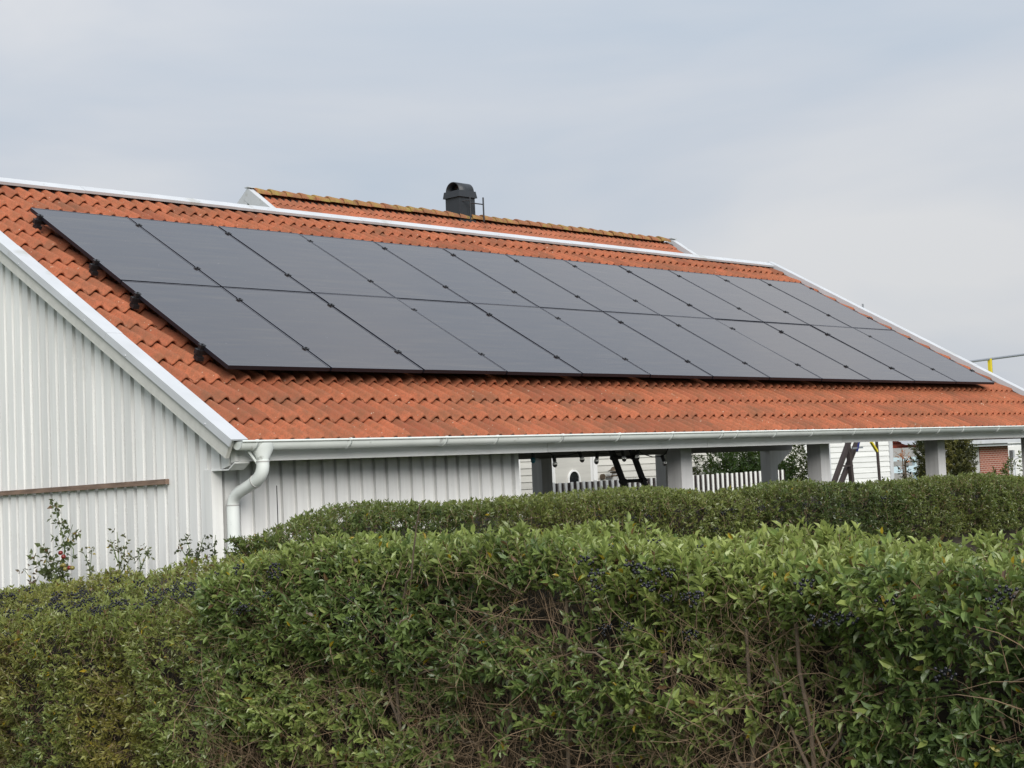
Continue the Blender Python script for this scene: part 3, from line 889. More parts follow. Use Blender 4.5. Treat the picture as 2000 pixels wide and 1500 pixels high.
# ------------------------------------------------------------------ ladder
t = thing('ladder', 'black ladder leaning under the carport roof', 'ladder', (7.2, 1.5, 0))
def lad(z):
    return 6.64+(2.0-z)*0.40
for dx in (0, 0.365):
    MB().beam((lad(0.02)+dx, 1.5-0.05, 0.02), (lad(2.40)+dx, 1.5+0.15, 2.40), 0.062, 0.045, (0, 1, 0)).build('stile', MT['ladder'], t)
z = 0.22
while z < 2.3:
    MB().tube([(lad(z)-0.03, 1.5-0.05+z*0.083, z), (lad(z)+0.395, 1.5-0.05+z*0.083, z)], 0.021, 8).build('rung', MT['ladder'], t)
    for dx in (0, 0.365):
        MB().tube([(lad(z)+dx-0.042, 1.5-0.05+z*0.083, z), (lad(z)+dx+0.042, 1.5-0.05+z*0.083, z)], 0.034, 8).build('rung_collar', MT['ladder'], t)
    z += 0.281

# ------------------------------------------------------------------ string lights under the front beam
t = thing('string_lights', 'black festoon cable with bulbs hanging under the carport eave', 'string lights', (4, -0.47, 2.2))
yl = -0.50
cab = [(2.98, 2.262), (3.19, 2.235), (3.25, 2.205), (3.42, 2.205), (3.60, 2.232), (3.72, 2.245), (3.86, 2.215), (4.03, 2.208), (4.22, 2.228), (4.33, 2.262), (4.44, 2.25), (4.52, 2.20), (4.68, 2.165), (4.83, 2.165), (4.9, 2.205), (4.94, 2.262)]
MB().tube([(a, yl, b) for a, b in cab], 0.0055, 6).build('cable', MT['black'], t)
for j, (a, b, tilt) in enumerate(((2.97, 2.25, 0), (3.25, 2.205, 0.1), (3.60, 2.232, 0.5), (3.86, 2.215, -0.3), (4.22, 2.228, 0.35), (4.46, 2.24, -0.2), (4.83, 2.165, 0.45))):
    dx, dz = math.sin(tilt), -math.cos(tilt)
    MB().tube([(a-dx*0.005, yl, b-dz*0.012), (a+dx*0.05, yl, b+dz*0.05)], [0.019, 0.017], 8).build('bulb_socket', MT['black'], t)
    m = MB().ball((a+dx*0.075, yl, b+dz*0.075), 0.024, 10, 8, 1.25)
    m.build('bulb', MT['teal_glass'] if j == 0 else MT['bulb'], t)

# ------------------------------------------------------------------ wall lamp on the house
lx, ly = 17.25, HY-0.22
t = thing('wall_lamp', 'weathered lantern with conical cap on the pale house siding', 'lamp', (lx, ly, 1.8))
def lathe(m, prof, cx, cy, n=18):
    vs = [(cx+r*math.cos(2*PI*k/n), cy+r*math.sin(2*PI*k/n), z) for r, z in prof for k in range(n)]
    fs = [(j*n+k, j*n+(k+1) % n, (j+1)*n+(k+1) % n, (j+1)*n+k) for j in range(len(prof)-1) for k in range(n)]
    m.add(vs, fs, True); return m
lathe(MB(), [(0.001, 2.075), (0.05, 2.06), (0.085, 2.01), (0.14, 1.985), (0.135, 1.978), (0.08, 1.985)], lx, ly).build('cap', MT['lamp_metal'], t)
lathe(MB(), [(0.05, 1.975), (0.095, 1.965), (0.09, 1.94), (0.05, 1.935)], lx, ly).build('louvre', MT['lamp_metal'], t)
lathe(MB(), [(0.06, 1.935), (0.065, 1.80), (0.06, 1.78)], lx, ly).build('lantern_glass', MT['stucco'], t)
lathe(MB(), [(0.07, 1.90), (0.078, 1.885), (0.07, 1.87)], lx, ly).build('band', MT['lamp_metal'], t)
m = MB().tube([(lx-0.02, HY-0.01, 1.86), (lx-0.09, ly, 1.86), (lx-0.05, ly, 1.86)], 0.015, 8); m.tube([(lx-0.17, HY-0.013, 1.87), (lx-0.17, HY-0.07, 1.87)], 0.06, 14); m.build('wall_arm', MT['lamp_metal'], t)

# ------------------------------------------------------------------ garden swing frame beyond the carport
t = thing('swing_frame', 'dark timber swing frame with crossing legs in front of the white annex', 'swing frame', (17.6, 5.5, 0))
for a, b in (((18.05, 5.5, 2.85), (15.9, 5.5, 0.05)), ((17.66, 5.55, 2.85), (17.93, 5.55, 0.05)), ((18.55, 5.62, 2.85), (16.25, 5.62, 0.05))):
    MB().beam(a, b, 0.075, 0.075, (0, 1, 0)).build('leg', MT['dark_wood'], t)
MB().beam((17.30, 5.53, 1.915), (17.80, 5.53, 1.910), 0.03, 0.03).build('cross_tie', MT['dark_wood'], t)
MB().beam((17.5, 5.56, 2.87), (19.2, 5.56, 2.87), 0.09, 0.09).build('top_beam', MT['dark_wood'], t)
MB().beam((17.70, 5.45, 2.23), (18.05, 5.45, 2.24), 0.02, 0.03).build('upper_tie', MT['galv'], t)
MB().beam((17.93, 5.44, 2.35), (17.84, 5.44, 2.17), 0.035, 0.012).build('strap', MT['blue'], t)
t = thing('braced_pole', 'slim dark pole with a yellow brace in front of the white annex', 'pole', (18.65, 5.5, 0))
MB().tube([(18.60, 5.5, 2.9), (18.74, 5.5, 0.0)], 0.028, 10).build('pole_shaft', MT['dark_wood'], t)
MB().beam((18.43, 5.5, 2.34), (18.63, 5.5, 2.15), 0.035, 0.05, (0, 1, 0)).build('brace', MT['yellow'], t)
t = thing('tube_gantry', 'grey horizontal tube on a yellow post seen beyond the far roof verge', 'gantry', (51.5, 20.2, 4.1))
MB().tube([(49.6, 20.2, 5.60), (55.2, 20.2, 6.08)], 0.05, 8).build('tube', MT['galv'], t)
MB().box(51.42, 51.56, 20.14, 20.26, 4.1, 5.78).build('post', MT['yellow'], t)
MB().tube([(51.64, 20.2, 4.1), (51.64, 20.2, 5.76)], 0.03, 6).build('stay', MT['galv'], t)

# ------------------------------------------------------------------ far buildings to the right
t = thing('brick_outbuilding', 'red brick outbuilding with white corrugated eave at the right edge', 'building', (46.5, 18, 0))
BY = 18.0
MB().box(46.1, 48.3, BY, BY+5, 0, 2.42).build('brick_wall', MT['brick'], t)
MB().box(44.2, 46.08, BY+0.02, BY+5, 0, 2.3).build('white_wall', MT['stucco'], t)
MB().box(44.1, 49.55, BY-0.50, BY-0.40, 2.33, 2.47).build('gutter', MT['sheet'], t)
MB().box(44.1, 49.5, BY-0.39, BY-0.01, 2.23, 2.31).build('soffit', MT['sheet'], t)
VS, FS, TS = [], [], []
SV, SF = tile_arrays(0.3, 2, 0.045, 0.41, 5)
R25 = math.radians(25)
R3 = np.array([[1, 0, 0], [0, math.cos(R25), -math.sin(R25)], [0, math.sin(R25), math.cos(R25)]])
for r in range(12):
    for c in range(18):
        stamp(SV, SF, R3, (44.1+c*0.3, BY-0.5+r*0.36*math.cos(R25), 2.56+r*0.36*math.sin(R25)))
rf = MB(); rf.hexa([(44.1, BY-0.45, 2.46), (49.5, BY-0.45, 2.46), (49.5, BY+3.5, 4.18), (44.1, BY+3.5, 4.18), (44.1, BY-0.45, 2.49), (49.5, BY-0.45, 2.49), (49.5, BY+3.5, 4.22), (44.1, BY+3.5, 4.22)])
rf = rf.build('roof', MT['deck'], t)
stuff(link('tile_field', np_mesh('tile_field', np.concatenate(VS), np.concatenate(FS), MT['maroon_tile'], np.concatenate(TS), 'tint', True), rf))
m = MB().tube([(49.45, BY-0.45, 2.25), (49.4, BY-0.45, 2.1), (48.9, BY-0.2, 1.83), (48.5, BY-0.12, 1.72), (48.42, BY-0.1, 1.6), (48.42, BY-0.1, 0)], 0.06, 10); m.build('downpipe', MT['sheet'], t)
MB().box(48.31, 49.2, BY+1.2, BY+4, 0, 2.3).build('dark_recess', MT['dark'], t)
MB().box(48.35, 49.9, BY+0.9, BY+1.0, 2.0, 2.16).build('lower_gutter', MT['sheet'], t)
MB().box(49.6, 54.5, BY+1.6, BY+4.5, 2.0, 4.15).build('rear_wing', MT['white'], t)
MB().box(49.21, 52, BY+1.1, BY+1.55, 0, 2.2).build('side_wall', MT['white'], t)
MB().tube([(48.75, BY+0.8, 1.75), (48.95, BY+0.8, 1.65), (49.05, BY+0.8, 1.5), (49.05, BY+0.8, 0)], 0.055, 8).build('side_downpipe', MT['sheet'], t)
MB().box(49.85, 50.0, BY+0.6, BY+0.75, 0, 2.05).build('post', MT['sheet'], t)

t = thing('tiled_shed', 'low shed with bright red tiles and white eave beyond the annex corner', 'shed', (43, 21, 0))
SY = 21.0
MB().box(40.0, 46.0, SY, SY+4, 0, 2.0).build('wall', MT['stucco'], t)
MB().box(43.6, 45.4, SY-0.03, SY-0.004, 1.2, 1.72).build('window', MT['pane'], t)
MB().box(39.8, 46.2, SY-0.45, SY-0.35, 1.95, 2.14).build('gutter', MT['sheet'], t)
MB().box(39.8, 46.2, SY-0.34, SY-0.005, 1.90, 1.96).build('soffit', MT['stucco'], t)
VS, FS, TS = [], [], []
for r in range(9):
    for c in range(21):
        stamp(SV, SF, R3, (39.8+c*0.3, SY-0.45+r*0.36*math.cos(R25), 2.22+r*0.36*math.sin(R25)))
rf = MB(); rf.hexa([(39.8, SY-0.4, 2.12), (46.1, SY-0.4, 2.12), (46.1, SY+2.6, 3.52), (39.8, SY+2.6, 3.52), (39.8, SY-0.4, 2.15), (46.1, SY-0.4, 2.15), (46.1, SY+2.6, 3.55), (39.8, SY+2.6, 3.55)])
rf = rf.build('roof', MT['deck'], t)
stuff(link('tile_field', np_mesh('tile_field', np.concatenate(VS), np.concatenate(FS), MT['red_tile'], np.concatenate(TS), 'tint', True), rf))

t = thing('garden_bench', 'pale blue painted bench below the red tiled shed', 'bench', (35.5, 15, 0))
MB().box(33.8, 36.9, 15.1, 15.16, 1.50, 1.70).build('backrest', MT['pale_blue'], t)
MB().box(33.8, 36.9, 15.1, 15.16, 1.86, 1.98).build('top_rail', MT['pale_blue'], t)
for x in (34.0, 35.2, 36.6):
    MB().box(x, x+0.10, 15.17, 15.27, 0, 1.97).build('post', MT['pale_blue'], t)
MB().box(33.8, 36.9, 14.5, 15.09, 1.08, 1.14).build('seat', MT['pale_blue'], t)
for x in (34.0, 36.6):
    MB().box(x, x+0.10, 14.55, 14.65, 0, 1.075).build('leg', MT['pale_blue'], t)

# ------------------------------------------------------------------ foliage tools
def unit(v):
    return v/np.maximum(np.linalg.norm(v, axis=-1, keepdims=True), 1e-9)
LEAF8 = np.array([(0, 0, 0), (0.30, 0.80, 0.10), (0.30, 0, -0.06), (0.30, -0.80, 0.10), (0.66, 0.72, 0.08), (0.66, 0, -0.09), (0.66, -0.72, 0.08), (1.0, 0, -0.16)])
TRI8 = np.array([(0, 2, 1), (0, 3, 2), (1, 2, 5), (1, 5, 4), (2, 3, 6), (2, 6, 5), (4, 5, 7), (5, 6, 7)])
LEAF5 = np.array([(0, 0, 0), (0.42, 0.95, 0.10), (0.45, 0, -0.07), (0.42, -0.95, 0.10), (1.0, 0, -0.14)])
TRI5 = np.array([(0, 2, 1), (0, 3, 2), (1, 2, 4), (2, 3, 4)])
def leaf_geo(P, X, N, L, Wd, C, lod=8):
    """leaves: base P, axis X, face normal N, length L, half width Wd, colour C"""
    T, TR = (LEAF8, TRI8) if lod == 8 else (LEAF5, TRI5)
    Y = unit(np.cross(N, X))
    N = np.cross(X, Y)
    V = P[:, None, :]+X[:, None, :]*(T[None, :, 0:1]*L[:, None, None])+Y[:, None, :]*(T[None, :, 1:2]*Wd[:, None, None])+N[:, None, :]*(T[None, :, 2:3]*L[:, None, None])
    n = len(P); k = len(T)
    F = (TR[None]+(np.arange(n)*k)[:, None, None]).reshape(-1, 3)
    return V.reshape(-1, 3), F, np.repeat(C, k, axis=0)
def tubes(PT, R):
    """PT (N,K,3) polylines, R (N,K) radii: three-sided twigs"""
    N, K, _ = PT.shape
    d = unit(np.gradient(PT, axis=1))
    ref = unit(rng.normal(size=(N, 1, 3)))
    s = unit(np.cross(d, ref)); t = np.cross(d, s)
    V = np.stack([PT+(s*math.cos(a)+t*math.sin(a))*R[..., None] for a in (0, 2.0944, 4.18879)], axis=2)   # N,K,3,3
    idx = np.arange(N*K*3).reshape(N, K, 3)
    F = []
    for a in range(3):
        b = (a+1) % 3
        F.append(np.stack([idx[:, :-1, a], idx[:, :-1, b], idx[:, 1:, b]], -1).reshape(-1, 3))
        F.append(np.stack([idx[:, :-1, a], idx[:, 1:, b], idx[:, 1:, a]], -1).reshape(-1, 3))
    return V.reshape(-1, 3), np.concatenate(F)
def field(P, f, seed):
    r_ = np.random.default_rng(seed)
    o = np.zeros(len(P))
    for _ in range(6):
        k = r_.normal(size=3)*f; o += np.sin(P@k+r_.uniform(0, 6.28))
    return o/2.4
def shoots(P, D, Ln, Ls, C, npair, wr=0.24, ang=(1.15, 0.5)):
    """leafy shoots: base P, direction D, length Ln, leaf length Ls, colour C; opposite pairs turning a quarter each time"""
    n = len(P)
    D = unit(D)
    ref = unit(rng.normal(size=(n, 3)))
    a = unit(np.cross(D, ref)); b = np.cross(D, a)
    out_ = []
    for j in range(npair):
        t = 0.22+0.78*(j+0.5*rng.random(n))/npair
        th0 = j*PI/2+rng.normal(0, 0.35, n)
        opening = ang[0]+(ang[1]-ang[0])*t+rng.normal(0, 0.2, n)
        for sg in (0, PI):
            th = th0+sg
            rad = a*np.cos(th)[:, None]+b*np.sin(th)[:, None]
            X = unit(D*np.cos(opening)[:, None]+rad*np.sin(opening)[:, None]+np.array([0, 0, -0.12])+rng.normal(0, 0.14, (n, 3)))
            N = D-X*(np.sum(D*X, 1))[:, None]+rng.normal(0, 0.22, (n, 3))
            N = unit(N-X*(np.sum(N*X, 1))[:, None])
            sc = np.where(t > 0.93, 0.7, 1.0)*rng.uniform(0.65, 1.15, n)
            L = Ls*sc
            out_.append((P+D*(Ln*t)[:, None], X, N, L, L*wr*rng.uniform(0.85, 1.2, n), C*rng.uniform(0.72, 1.25, (n, 1))))
    return [np.concatenate([o[i] for o in out_]) for i in range(6)]
G_DARK, G_MID, G_LITE = np.array([0.075, 0.112, 0.040]), np.array([0.135, 0.185, 0.056]), np.array([0.215, 0.255, 0.078])
OLIVE, YEL, BRN = np.array([0.230, 0.200, 0.052]), np.array([0.50, 0.36, 0.03]), np.array([0.15, 0.085, 0.045])
def leaf_cols(P, olive, seed, yel=0.006, brn=0.01):
    f = np.clip(0.5+0.42*field(P, 2.2, seed)+rng.normal(0, 0.22, len(P)), 0, 1)[:, None]
    c = np.where(f < 0.5, G_DARK+(G_MID-G_DARK)*f*2, G_MID+(G_LITE-G_MID)*(f-0.5)*2)
    o = np.clip(olive+0.25*field(P, 1.7, seed+5)+rng.normal(0, 0.12, len(P)), 0, 1)[:, None]
    return c*(1-o)+OLIVE*o
def spot_leaves(G, yel, brn):
    r_ = rng.random(len(G[0]))
    G[5][r_ < yel] = YEL*rng.uniform(0.6, 1.0, ((r_ < yel).sum(), 1))
    q = (r_ > yel) & (r_ < yel+brn)
    G[5][q] = BRN*rng.uniform(0.6, 1.3, (q.sum(), 1))
    return G
bm_ = MB()
for k in range(13):
    a = k*2.4; r_ = 0.006+0.0125*math.sqrt(k)
    bm_.ball((r_*math.cos(a)*0.55, r_*math.sin(a)*0.55, 0.012*math.sin(k*1.7)+0.02), 0.0052, 6, 4)
berry_me = bm_.mesh('berry_cluster', MT['berry'])

def interp(xs, ys):
    return lambda q: np.interp(q, xs, ys)

def make_hedge(name, label, P0, P1, width, zf, zb, zmin, dens_face, dens_top, leaf, shoot, olive, seed, lod, face_cover, core_in=0.27, twigs=0, gain=1.0, yel=0.006, brn=0.012,
               npair=6, ends=True, twig_len=0.3, wr=0.24, upright=0.6):
    """P0->P1 run of the visible face on the ground plane; the hedge body lies to the left-hand side of n"""
    P0, P1 = np.array(P0), np.array(P1)
    Ln = np.linalg.norm(P1-P0); d = (P1-P0)/Ln
    nf = np.array([d[1], -d[0]])                       # outward normal of the visible face
    if np.dot(nf, CAM[:2]-(P0+P1)/2) < 0:
        nf = -nf
    root = thing(name, label, 'hedge', (*( (P0+P1)/2-nf*width/2 ), 0))
    # dense inside, a bumpy closed dark block added to stop light coming through
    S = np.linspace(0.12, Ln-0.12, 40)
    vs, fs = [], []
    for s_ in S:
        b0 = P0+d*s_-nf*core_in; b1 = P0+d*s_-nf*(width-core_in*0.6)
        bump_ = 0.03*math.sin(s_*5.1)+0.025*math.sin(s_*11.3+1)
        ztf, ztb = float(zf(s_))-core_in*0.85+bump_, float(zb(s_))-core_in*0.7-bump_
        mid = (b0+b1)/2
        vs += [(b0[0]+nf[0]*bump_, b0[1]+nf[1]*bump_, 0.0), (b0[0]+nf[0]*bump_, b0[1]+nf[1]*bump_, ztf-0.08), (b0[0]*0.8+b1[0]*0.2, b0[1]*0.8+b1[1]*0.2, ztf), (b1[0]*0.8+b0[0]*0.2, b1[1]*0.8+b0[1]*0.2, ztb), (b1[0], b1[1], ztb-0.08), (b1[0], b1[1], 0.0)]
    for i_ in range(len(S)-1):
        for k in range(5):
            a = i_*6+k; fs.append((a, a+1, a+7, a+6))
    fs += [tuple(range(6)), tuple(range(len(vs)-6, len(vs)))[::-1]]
    MB().add(vs, fs, True).build('light_blocking_core', MT['core'], root)
    # shoots on the face
    nF = int(Ln*1.9*dens_face)
    s_ = rng.uniform(0, Ln, nF); zt_ = zf(s_); z_ = zmin+(zt_-zmin)*rng.random(nF)
    depth = zt_-z_
    P = np.c_[P0[0]+d[0]*s_, P0[1]+d[1]*s_, z_]
    lump = 0.055*field(P, 4.5, seed+1)+0.04*field(P, 9.0, seed+2)
    rounded = np.clip((0.16-depth)/0.16, 0, 1)**2*0.14
    inset = rng.exponential(0.05, nF)+rounded
    P[:, :2] += nf*(lump-inset)[:, None]
    keep = rng.random(nF) < face_cover(s_, depth, P)
    P, depth, s_ = P[keep], depth[keep], s_[keep]
    D = np.c_[np.tile(nf, (len(P), 1))*rng.uniform(0.5, 1.1, (len(P), 1)), np.clip(1.0-depth*1.1, 0.15, 1.0)*rng.uniform(0.3, 1.3, len(P))]+rng.normal(0, 0.42, (len(P), 3))
    # shoots on the top
    nT = int(Ln*width*dens_top)
    st = rng.uniform(0, Ln, nT); tt = rng.random(nT)
    zt_ = zf(st)*(1-tt)+zb(st)*tt
    PT = np.c_[P0[0]+d[0]*st-nf[0]*tt*width, P0[1]+d[1]*st-nf[1]*tt*width, zt_]
    PT[:, 2] += 0.035*field(PT, 4.0, seed+3)-rng.exponential(0.045, nT)-np.clip((tt-0.86)/0.14, 0, 1)**2*0.12-np.clip((0.12-tt)/0.12, 0, 1)**2*0.06
    DT = np.c_[rng.normal(0, 0.38, (nT, 2)), np.full(nT, upright+0.4)]
    PA, DA = np.concatenate([P, PT]), np.concatenate([D, DT])
    if ends:
        nE = int(width*2.2*dens_face*2)
        se = np.where(rng.random(nE) < 0.5, 0.0, Ln); te = rng.random(nE)
        ze = zmin+((zf(se)*(1-te)+zb(se)*te)-zmin)*rng.random(nE)
        PE = np.c_[P0[0]+d[0]*se-nf[0]*te*width, P0[1]+d[1]*se-nf[1]*te*width, ze]
        ou = np.where(se > 0.5, 1.0, -1.0)
        PE[:, :2] -= d*(ou*rng.exponential(0.05, nE))[:, None]
        DE = np.c_[d[0]*ou, d[1]*ou, np.full(nE, 0.5)]+rng.normal(0, 0.4, (nE, 3))
        PA, DA = np.concatenate([PA, PE]), np.concatenate([DA, DE])
    n = len(PA)
    istop = np.zeros(n, bool); istop[len(P):len(P)+nT] = True
    lns = shoot*rng.uniform(0.6, 1.35, n)
    D1 = unit(DA)
    base = PA-D1*(lns*0.75)[:, None]
    near = np.linalg.norm(PA-CAM, axis=1)
    C = leaf_cols(PA, olive(PA), seed)*gain
    C[istop] = C[istop]*0.45+(G_LITE*gain)[None]*0.55                  # top leaves coloured paler for the sky sheen, partly as young growth
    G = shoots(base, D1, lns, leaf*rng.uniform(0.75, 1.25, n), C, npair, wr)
    G = spot_leaves(G, yel, brn)
    # the largest leaves in view become single leaves
    big = np.zeros(len(G[0]), bool)
    if name == 'hedge' and lod == 8:
        rel = G[0]-CAM
        dep = rel@fw; sx_ = 1000+FPX*(rel@rt)/dep; sy_ = 750-FPX*(rel@up)/dep
        facing = np.abs(np.sum(unit(rel)*G[2], 1))
        outer = np.sum((G[0][:, :2]-P0)*nf, 1)
        sc = G[3]/dep*(0.4+facing)*(sx_ > 10)*(sx_ < 1990)*(sy_ > 1000)*(sy_ < 1490)*((outer > -0.03) | (G[0][:, 2] > 1.68))
        big[np.argsort(-sc)[:300]] = True
        variants = []
        for k in range(10):
            cc = [G_DARK*1.3, G_MID, G_MID*1.15, G_LITE, G_LITE*0.8, G_MID*0.9, OLIVE, G_LITE*1.1, G_DARK*1.6, YEL*0.5][k]*gain
            V, F, CC = leaf_geo(np.zeros((1, 3)), np.array([[1., 0, 0]]), np.array([[0, 0, 1.]]), np.array([1.0]), np.array([0.25]), cc[None], 8)
            variants.append(np_mesh('leaf', V, F, MT['leaf'], CC))
        for q in np.where(big)[0]:
            k = random.choices(range(10), [12, 20, 16, 16, 12, 12, 6, 8, 10, 1])[0]
            o = bpy.data.objects.new('leaf', variants[k]); COL.objects.link(o); o.parent = root
            o.matrix_parent_inverse = Matrix.Translation(-ORG[root.name])
            X, N = Vector(G[1][q]), Vector(G[2][q]); Y = N.cross(X).normalized(); N = X.cross(Y)
            Mx = Matrix(((X.x, Y.x, N.x), (X.y, Y.y, N.y), (X.z, Y.z, N.z))).to_4x4()
            o.matrix_basis = Matrix.Translation(G[0][q]) @ Mx @ Matrix.Scale(float(G[3][q]), 4)
    G = [g_[~big] for g_ in G]
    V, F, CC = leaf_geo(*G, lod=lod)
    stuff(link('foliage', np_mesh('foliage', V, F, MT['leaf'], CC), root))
    # shoot stems
    tip = base+D1*(lns*0.97)[:, None]
    PTS = np.stack([base, tip], 1)
    V, F = tubes(PTS, np.c_[np.full(n, 0.0021), np.full(n, 0.0011)])
    VL, FL = [V], [F]
    if twigs:
        nW = twigs*4
        s_ = rng.uniform(0, Ln, nW); z_ = zmin+(zf(s_)-0.12-zmin)*rng.random(nW)
        B = np.c_[P0[0]+d[0]*s_, P0[1]+d[1]*s_, z_]
        bare = 1.0-face_cover(s_, zf(s_)-z_, B)          # dry wood shows where few leaves grow
        B[:, :2] -= nf*(rng.uniform(0.0, 0.22, nW))[:, None]
        q = rng.random(nW) < np.clip(bare*0.9+0.04, 0, 1)
        B, s_, z_ = B[q][:twigs], s_[q][:twigs], z_[q][:twigs]; nW = len(B)
        dr = unit(np.c_[rng.normal(0, 0.55, nW)[:, None]*d+rng.normal(0.1, 0.35, nW)[:, None]*nf, rng.normal(0.35, 0.75, nW)])
        l_ = twig_len*rng.gamma(2.2, 0.32, nW)
        l_ = np.where(dr[:, 2] > 0, np.minimum(l_, (zf(s_)-0.02-z_)/np.maximum(dr[:, 2], 0.05)), l_)
        K = [B]
        cur = dr
        for _k in range(5):
            cur = unit(cur+rng.normal(0, 0.33, (nW, 3)))
            K.append(K[-1]+cur*(l_/5)[:, None])
        K = np.stack(K, 1)
        r0 = rng.choice([0.0008, 0.0013, 0.0021], nW, p=[0.6, 0.3, 0.1])
        V2, F2 = tubes(K, np.stack([r0, r0*0.95, r0*0.88, r0*0.8, r0*0.65, r0*0.4], 1))
        VL.append(V2); FL.append(F2+len(V))
    stuff(link('twigs', np_mesh('twigs', np.concatenate(VL), np.concatenate(FL), MT['twig']), root))
    return root, P0, d, nf
def berries(root, P, n_label=None):
    for p in P:
        o = bpy.data.objects.new('berry_cluster', berry_me); COL.objects.link(o); o.parent = root
        o.matrix_parent_inverse = Matrix.Translation(-ORG[root.name])
        o.matrix_basis = Matrix.Translation(p) @ Matrix.Rotation(random.uniform(0, 6), 4, 'Z') @ Matrix.Rotation(random.uniform(-0.8, 0.8), 4, 'X') @ Matrix.Scale(random.uniform(0.8, 1.35), 4)

EYE = 2.10
# far hedge along the front of the garage
hA = make_hedge('hedge', 'clipped green privet hedge running along the front of the carport', (-1.15, -2.40), (14.5, -2.40), 0.9,
                interp([0, 0.4, 0.9, 3.1, 6.3, 11.6, 16], [EYE-0.38, EYE-0.28, EYE-0.245, EYE-0.235, EYE-0.265, EYE-0.36, EYE-0.40]),
                interp([0, 0.4, 0.9, 3.1, 6.3, 11.6, 16], [EYE-0.38, EYE-0.28, EYE-0.235, EYE-0.225, EYE-0.255, EYE-0.35, EYE-0.39]),
                1.25, 300, 430, 0.036, 0.10, lambda P: np.clip(0.05+0.15*np.exp(-((P[:, 0]+0.6)/1.6)**2), 0, 1), 31, 5,
                lambda s_, dp, P: np.where(dp < 0.7, 1.0, 0.4), twigs=1500, core_in=0.2, twig_len=0.2, yel=0.003, brn=0.004, npair=5)
# near hedge, taller part
def coverB(s_, dp, P):
    f = field(P, 3.2, 77)
    c = np.where(dp < 0.22, 1.0, np.clip(0.74-0.62*(dp-0.22)+0.42*f, 0.12, 1.0))
    holes = np.clip((f+0.62)/0.30, 0.06, 1)
    return c*np.where(dp > 0.18, holes, 1.0)
B0, B1 = (-3.12, -10.1), (-2.578, -3.25)
hB = make_hedge('hedge', 'large unclipped privet hedge filling the right foreground, with twiggy brown gaps', B0, B1, 0.9,
                interp([0, 1.5, 3.0, 4.3, 5.6, 6.3, 6.9], [EYE-0.40, EYE-0.385, EYE-0.355, EYE-0.305, EYE-0.35, EYE-0.43, EYE-0.52]),
                interp([0, 1.5, 3.0, 4.3, 5.6, 6.3, 6.9], [EYE-0.40, EYE-0.375, EYE-0.34, EYE-0.285, EYE-0.33, EYE-0.40, EYE-0.47]),
                0.55, 450, 560, 0.043, 0.145, lambda P: np.clip(0.04+0.10*(P[:, 1]+5.0), 0.02, 0.30), 53, 8, coverB, gain=1.62, twigs=9000, core_in=0.30, twig_len=0.36, npair=6, yel=0.008, brn=0.016)
# lower stretch to the left, towards the gable
def coverC(s_, dp, P):
    f = field(P, 2.6, 91)
    return np.clip(0.95-0.12*dp+0.25*f, 0.35, 1.0)
hC = make_hedge('hedge', 'lower olive green hedge with dark berries in front of the white gable', (-2.56, -3.35), (-1.95, 4.2), 1.15,
                interp([0, 0.6, 1.6, 3.6, 5.5, 7.6], [EYE-0.66, EYE-0.75, EYE-0.81, EYE-0.93, EYE-1.0, EYE-1.05]),
                interp([0, 0.6, 1.4, 2.2, 3.4, 4.2, 5.5, 7.6], [EYE-0.42, EYE-0.42, EYE-0.44, EYE-0.52, EYE-0.63, EYE-0.76, EYE-0.86, EYE-0.9]),
                0.10, 430, 520, 0.036, 0.11, lambda P: np.clip(0.32+0.22*field(P, 2.4, 8)+0.12*(P[:, 2] > 1.2), 0, 1), 71, 5, coverC, gain=1.3, twigs=7000, core_in=0.22, twig_len=0.22, npair=6, yel=0.012, brn=0.05)
# dark berries
PB_ = []
for _ in range(60):
    s_ = 0.5+3.4*rng.random()**1.5; dp = abs(rng.normal(0.10, 0.11))
    p = np.array(B0)+hB[2]*s_-hB[3]*rng.uniform(-0.08, 0.25)*(dp < 0.08)+hB[3]*rng.uniform(0.06, 0.12)*(dp >= 0.08)
    PB_.append((p[0], p[1], EYE-0.32-dp))
for _ in range(9):
    s_ = rng.uniform(4.2, 6.6)
    p = np.array(B0)+hB[2]*s_+hB[3]*0.08
    PB_.append((p[0], p[1], EYE-0.40-abs(rng.normal(0.12, 0.1))))
berries(hB[0], PB_)
PC_ = []
for _ in range(130):
    s_ = rng.uniform(0.1, 4.0); t_ = abs(rng.normal(0.0, 0.22))
    zf_ = np.interp(s_, [0, 0.6, 1.6, 3.6, 5.5], [EYE-0.66, EYE-0.75, EYE-0.81, EYE-0.93, EYE-1.0])
    p = np.array((-2.56, -3.35))+hC[2]*s_-hC[3]*(t_*1.1-0.09)
    PC_.append((p[0], p[1], zf_+t_*0.34+0.04+rng.normal(0, 0.015)-0.22*(rng.random() < 0.25)*rng.random()))
berries(hC[0], PC_)
PA_ = [(rng.uniform(-1.2, 6), -2.40-rng.uniform(-0.02, 0.03), EYE-0.42-abs(rng.normal(0, 0.09))) for _ in range(45)]
berries(hA[0], PA_)

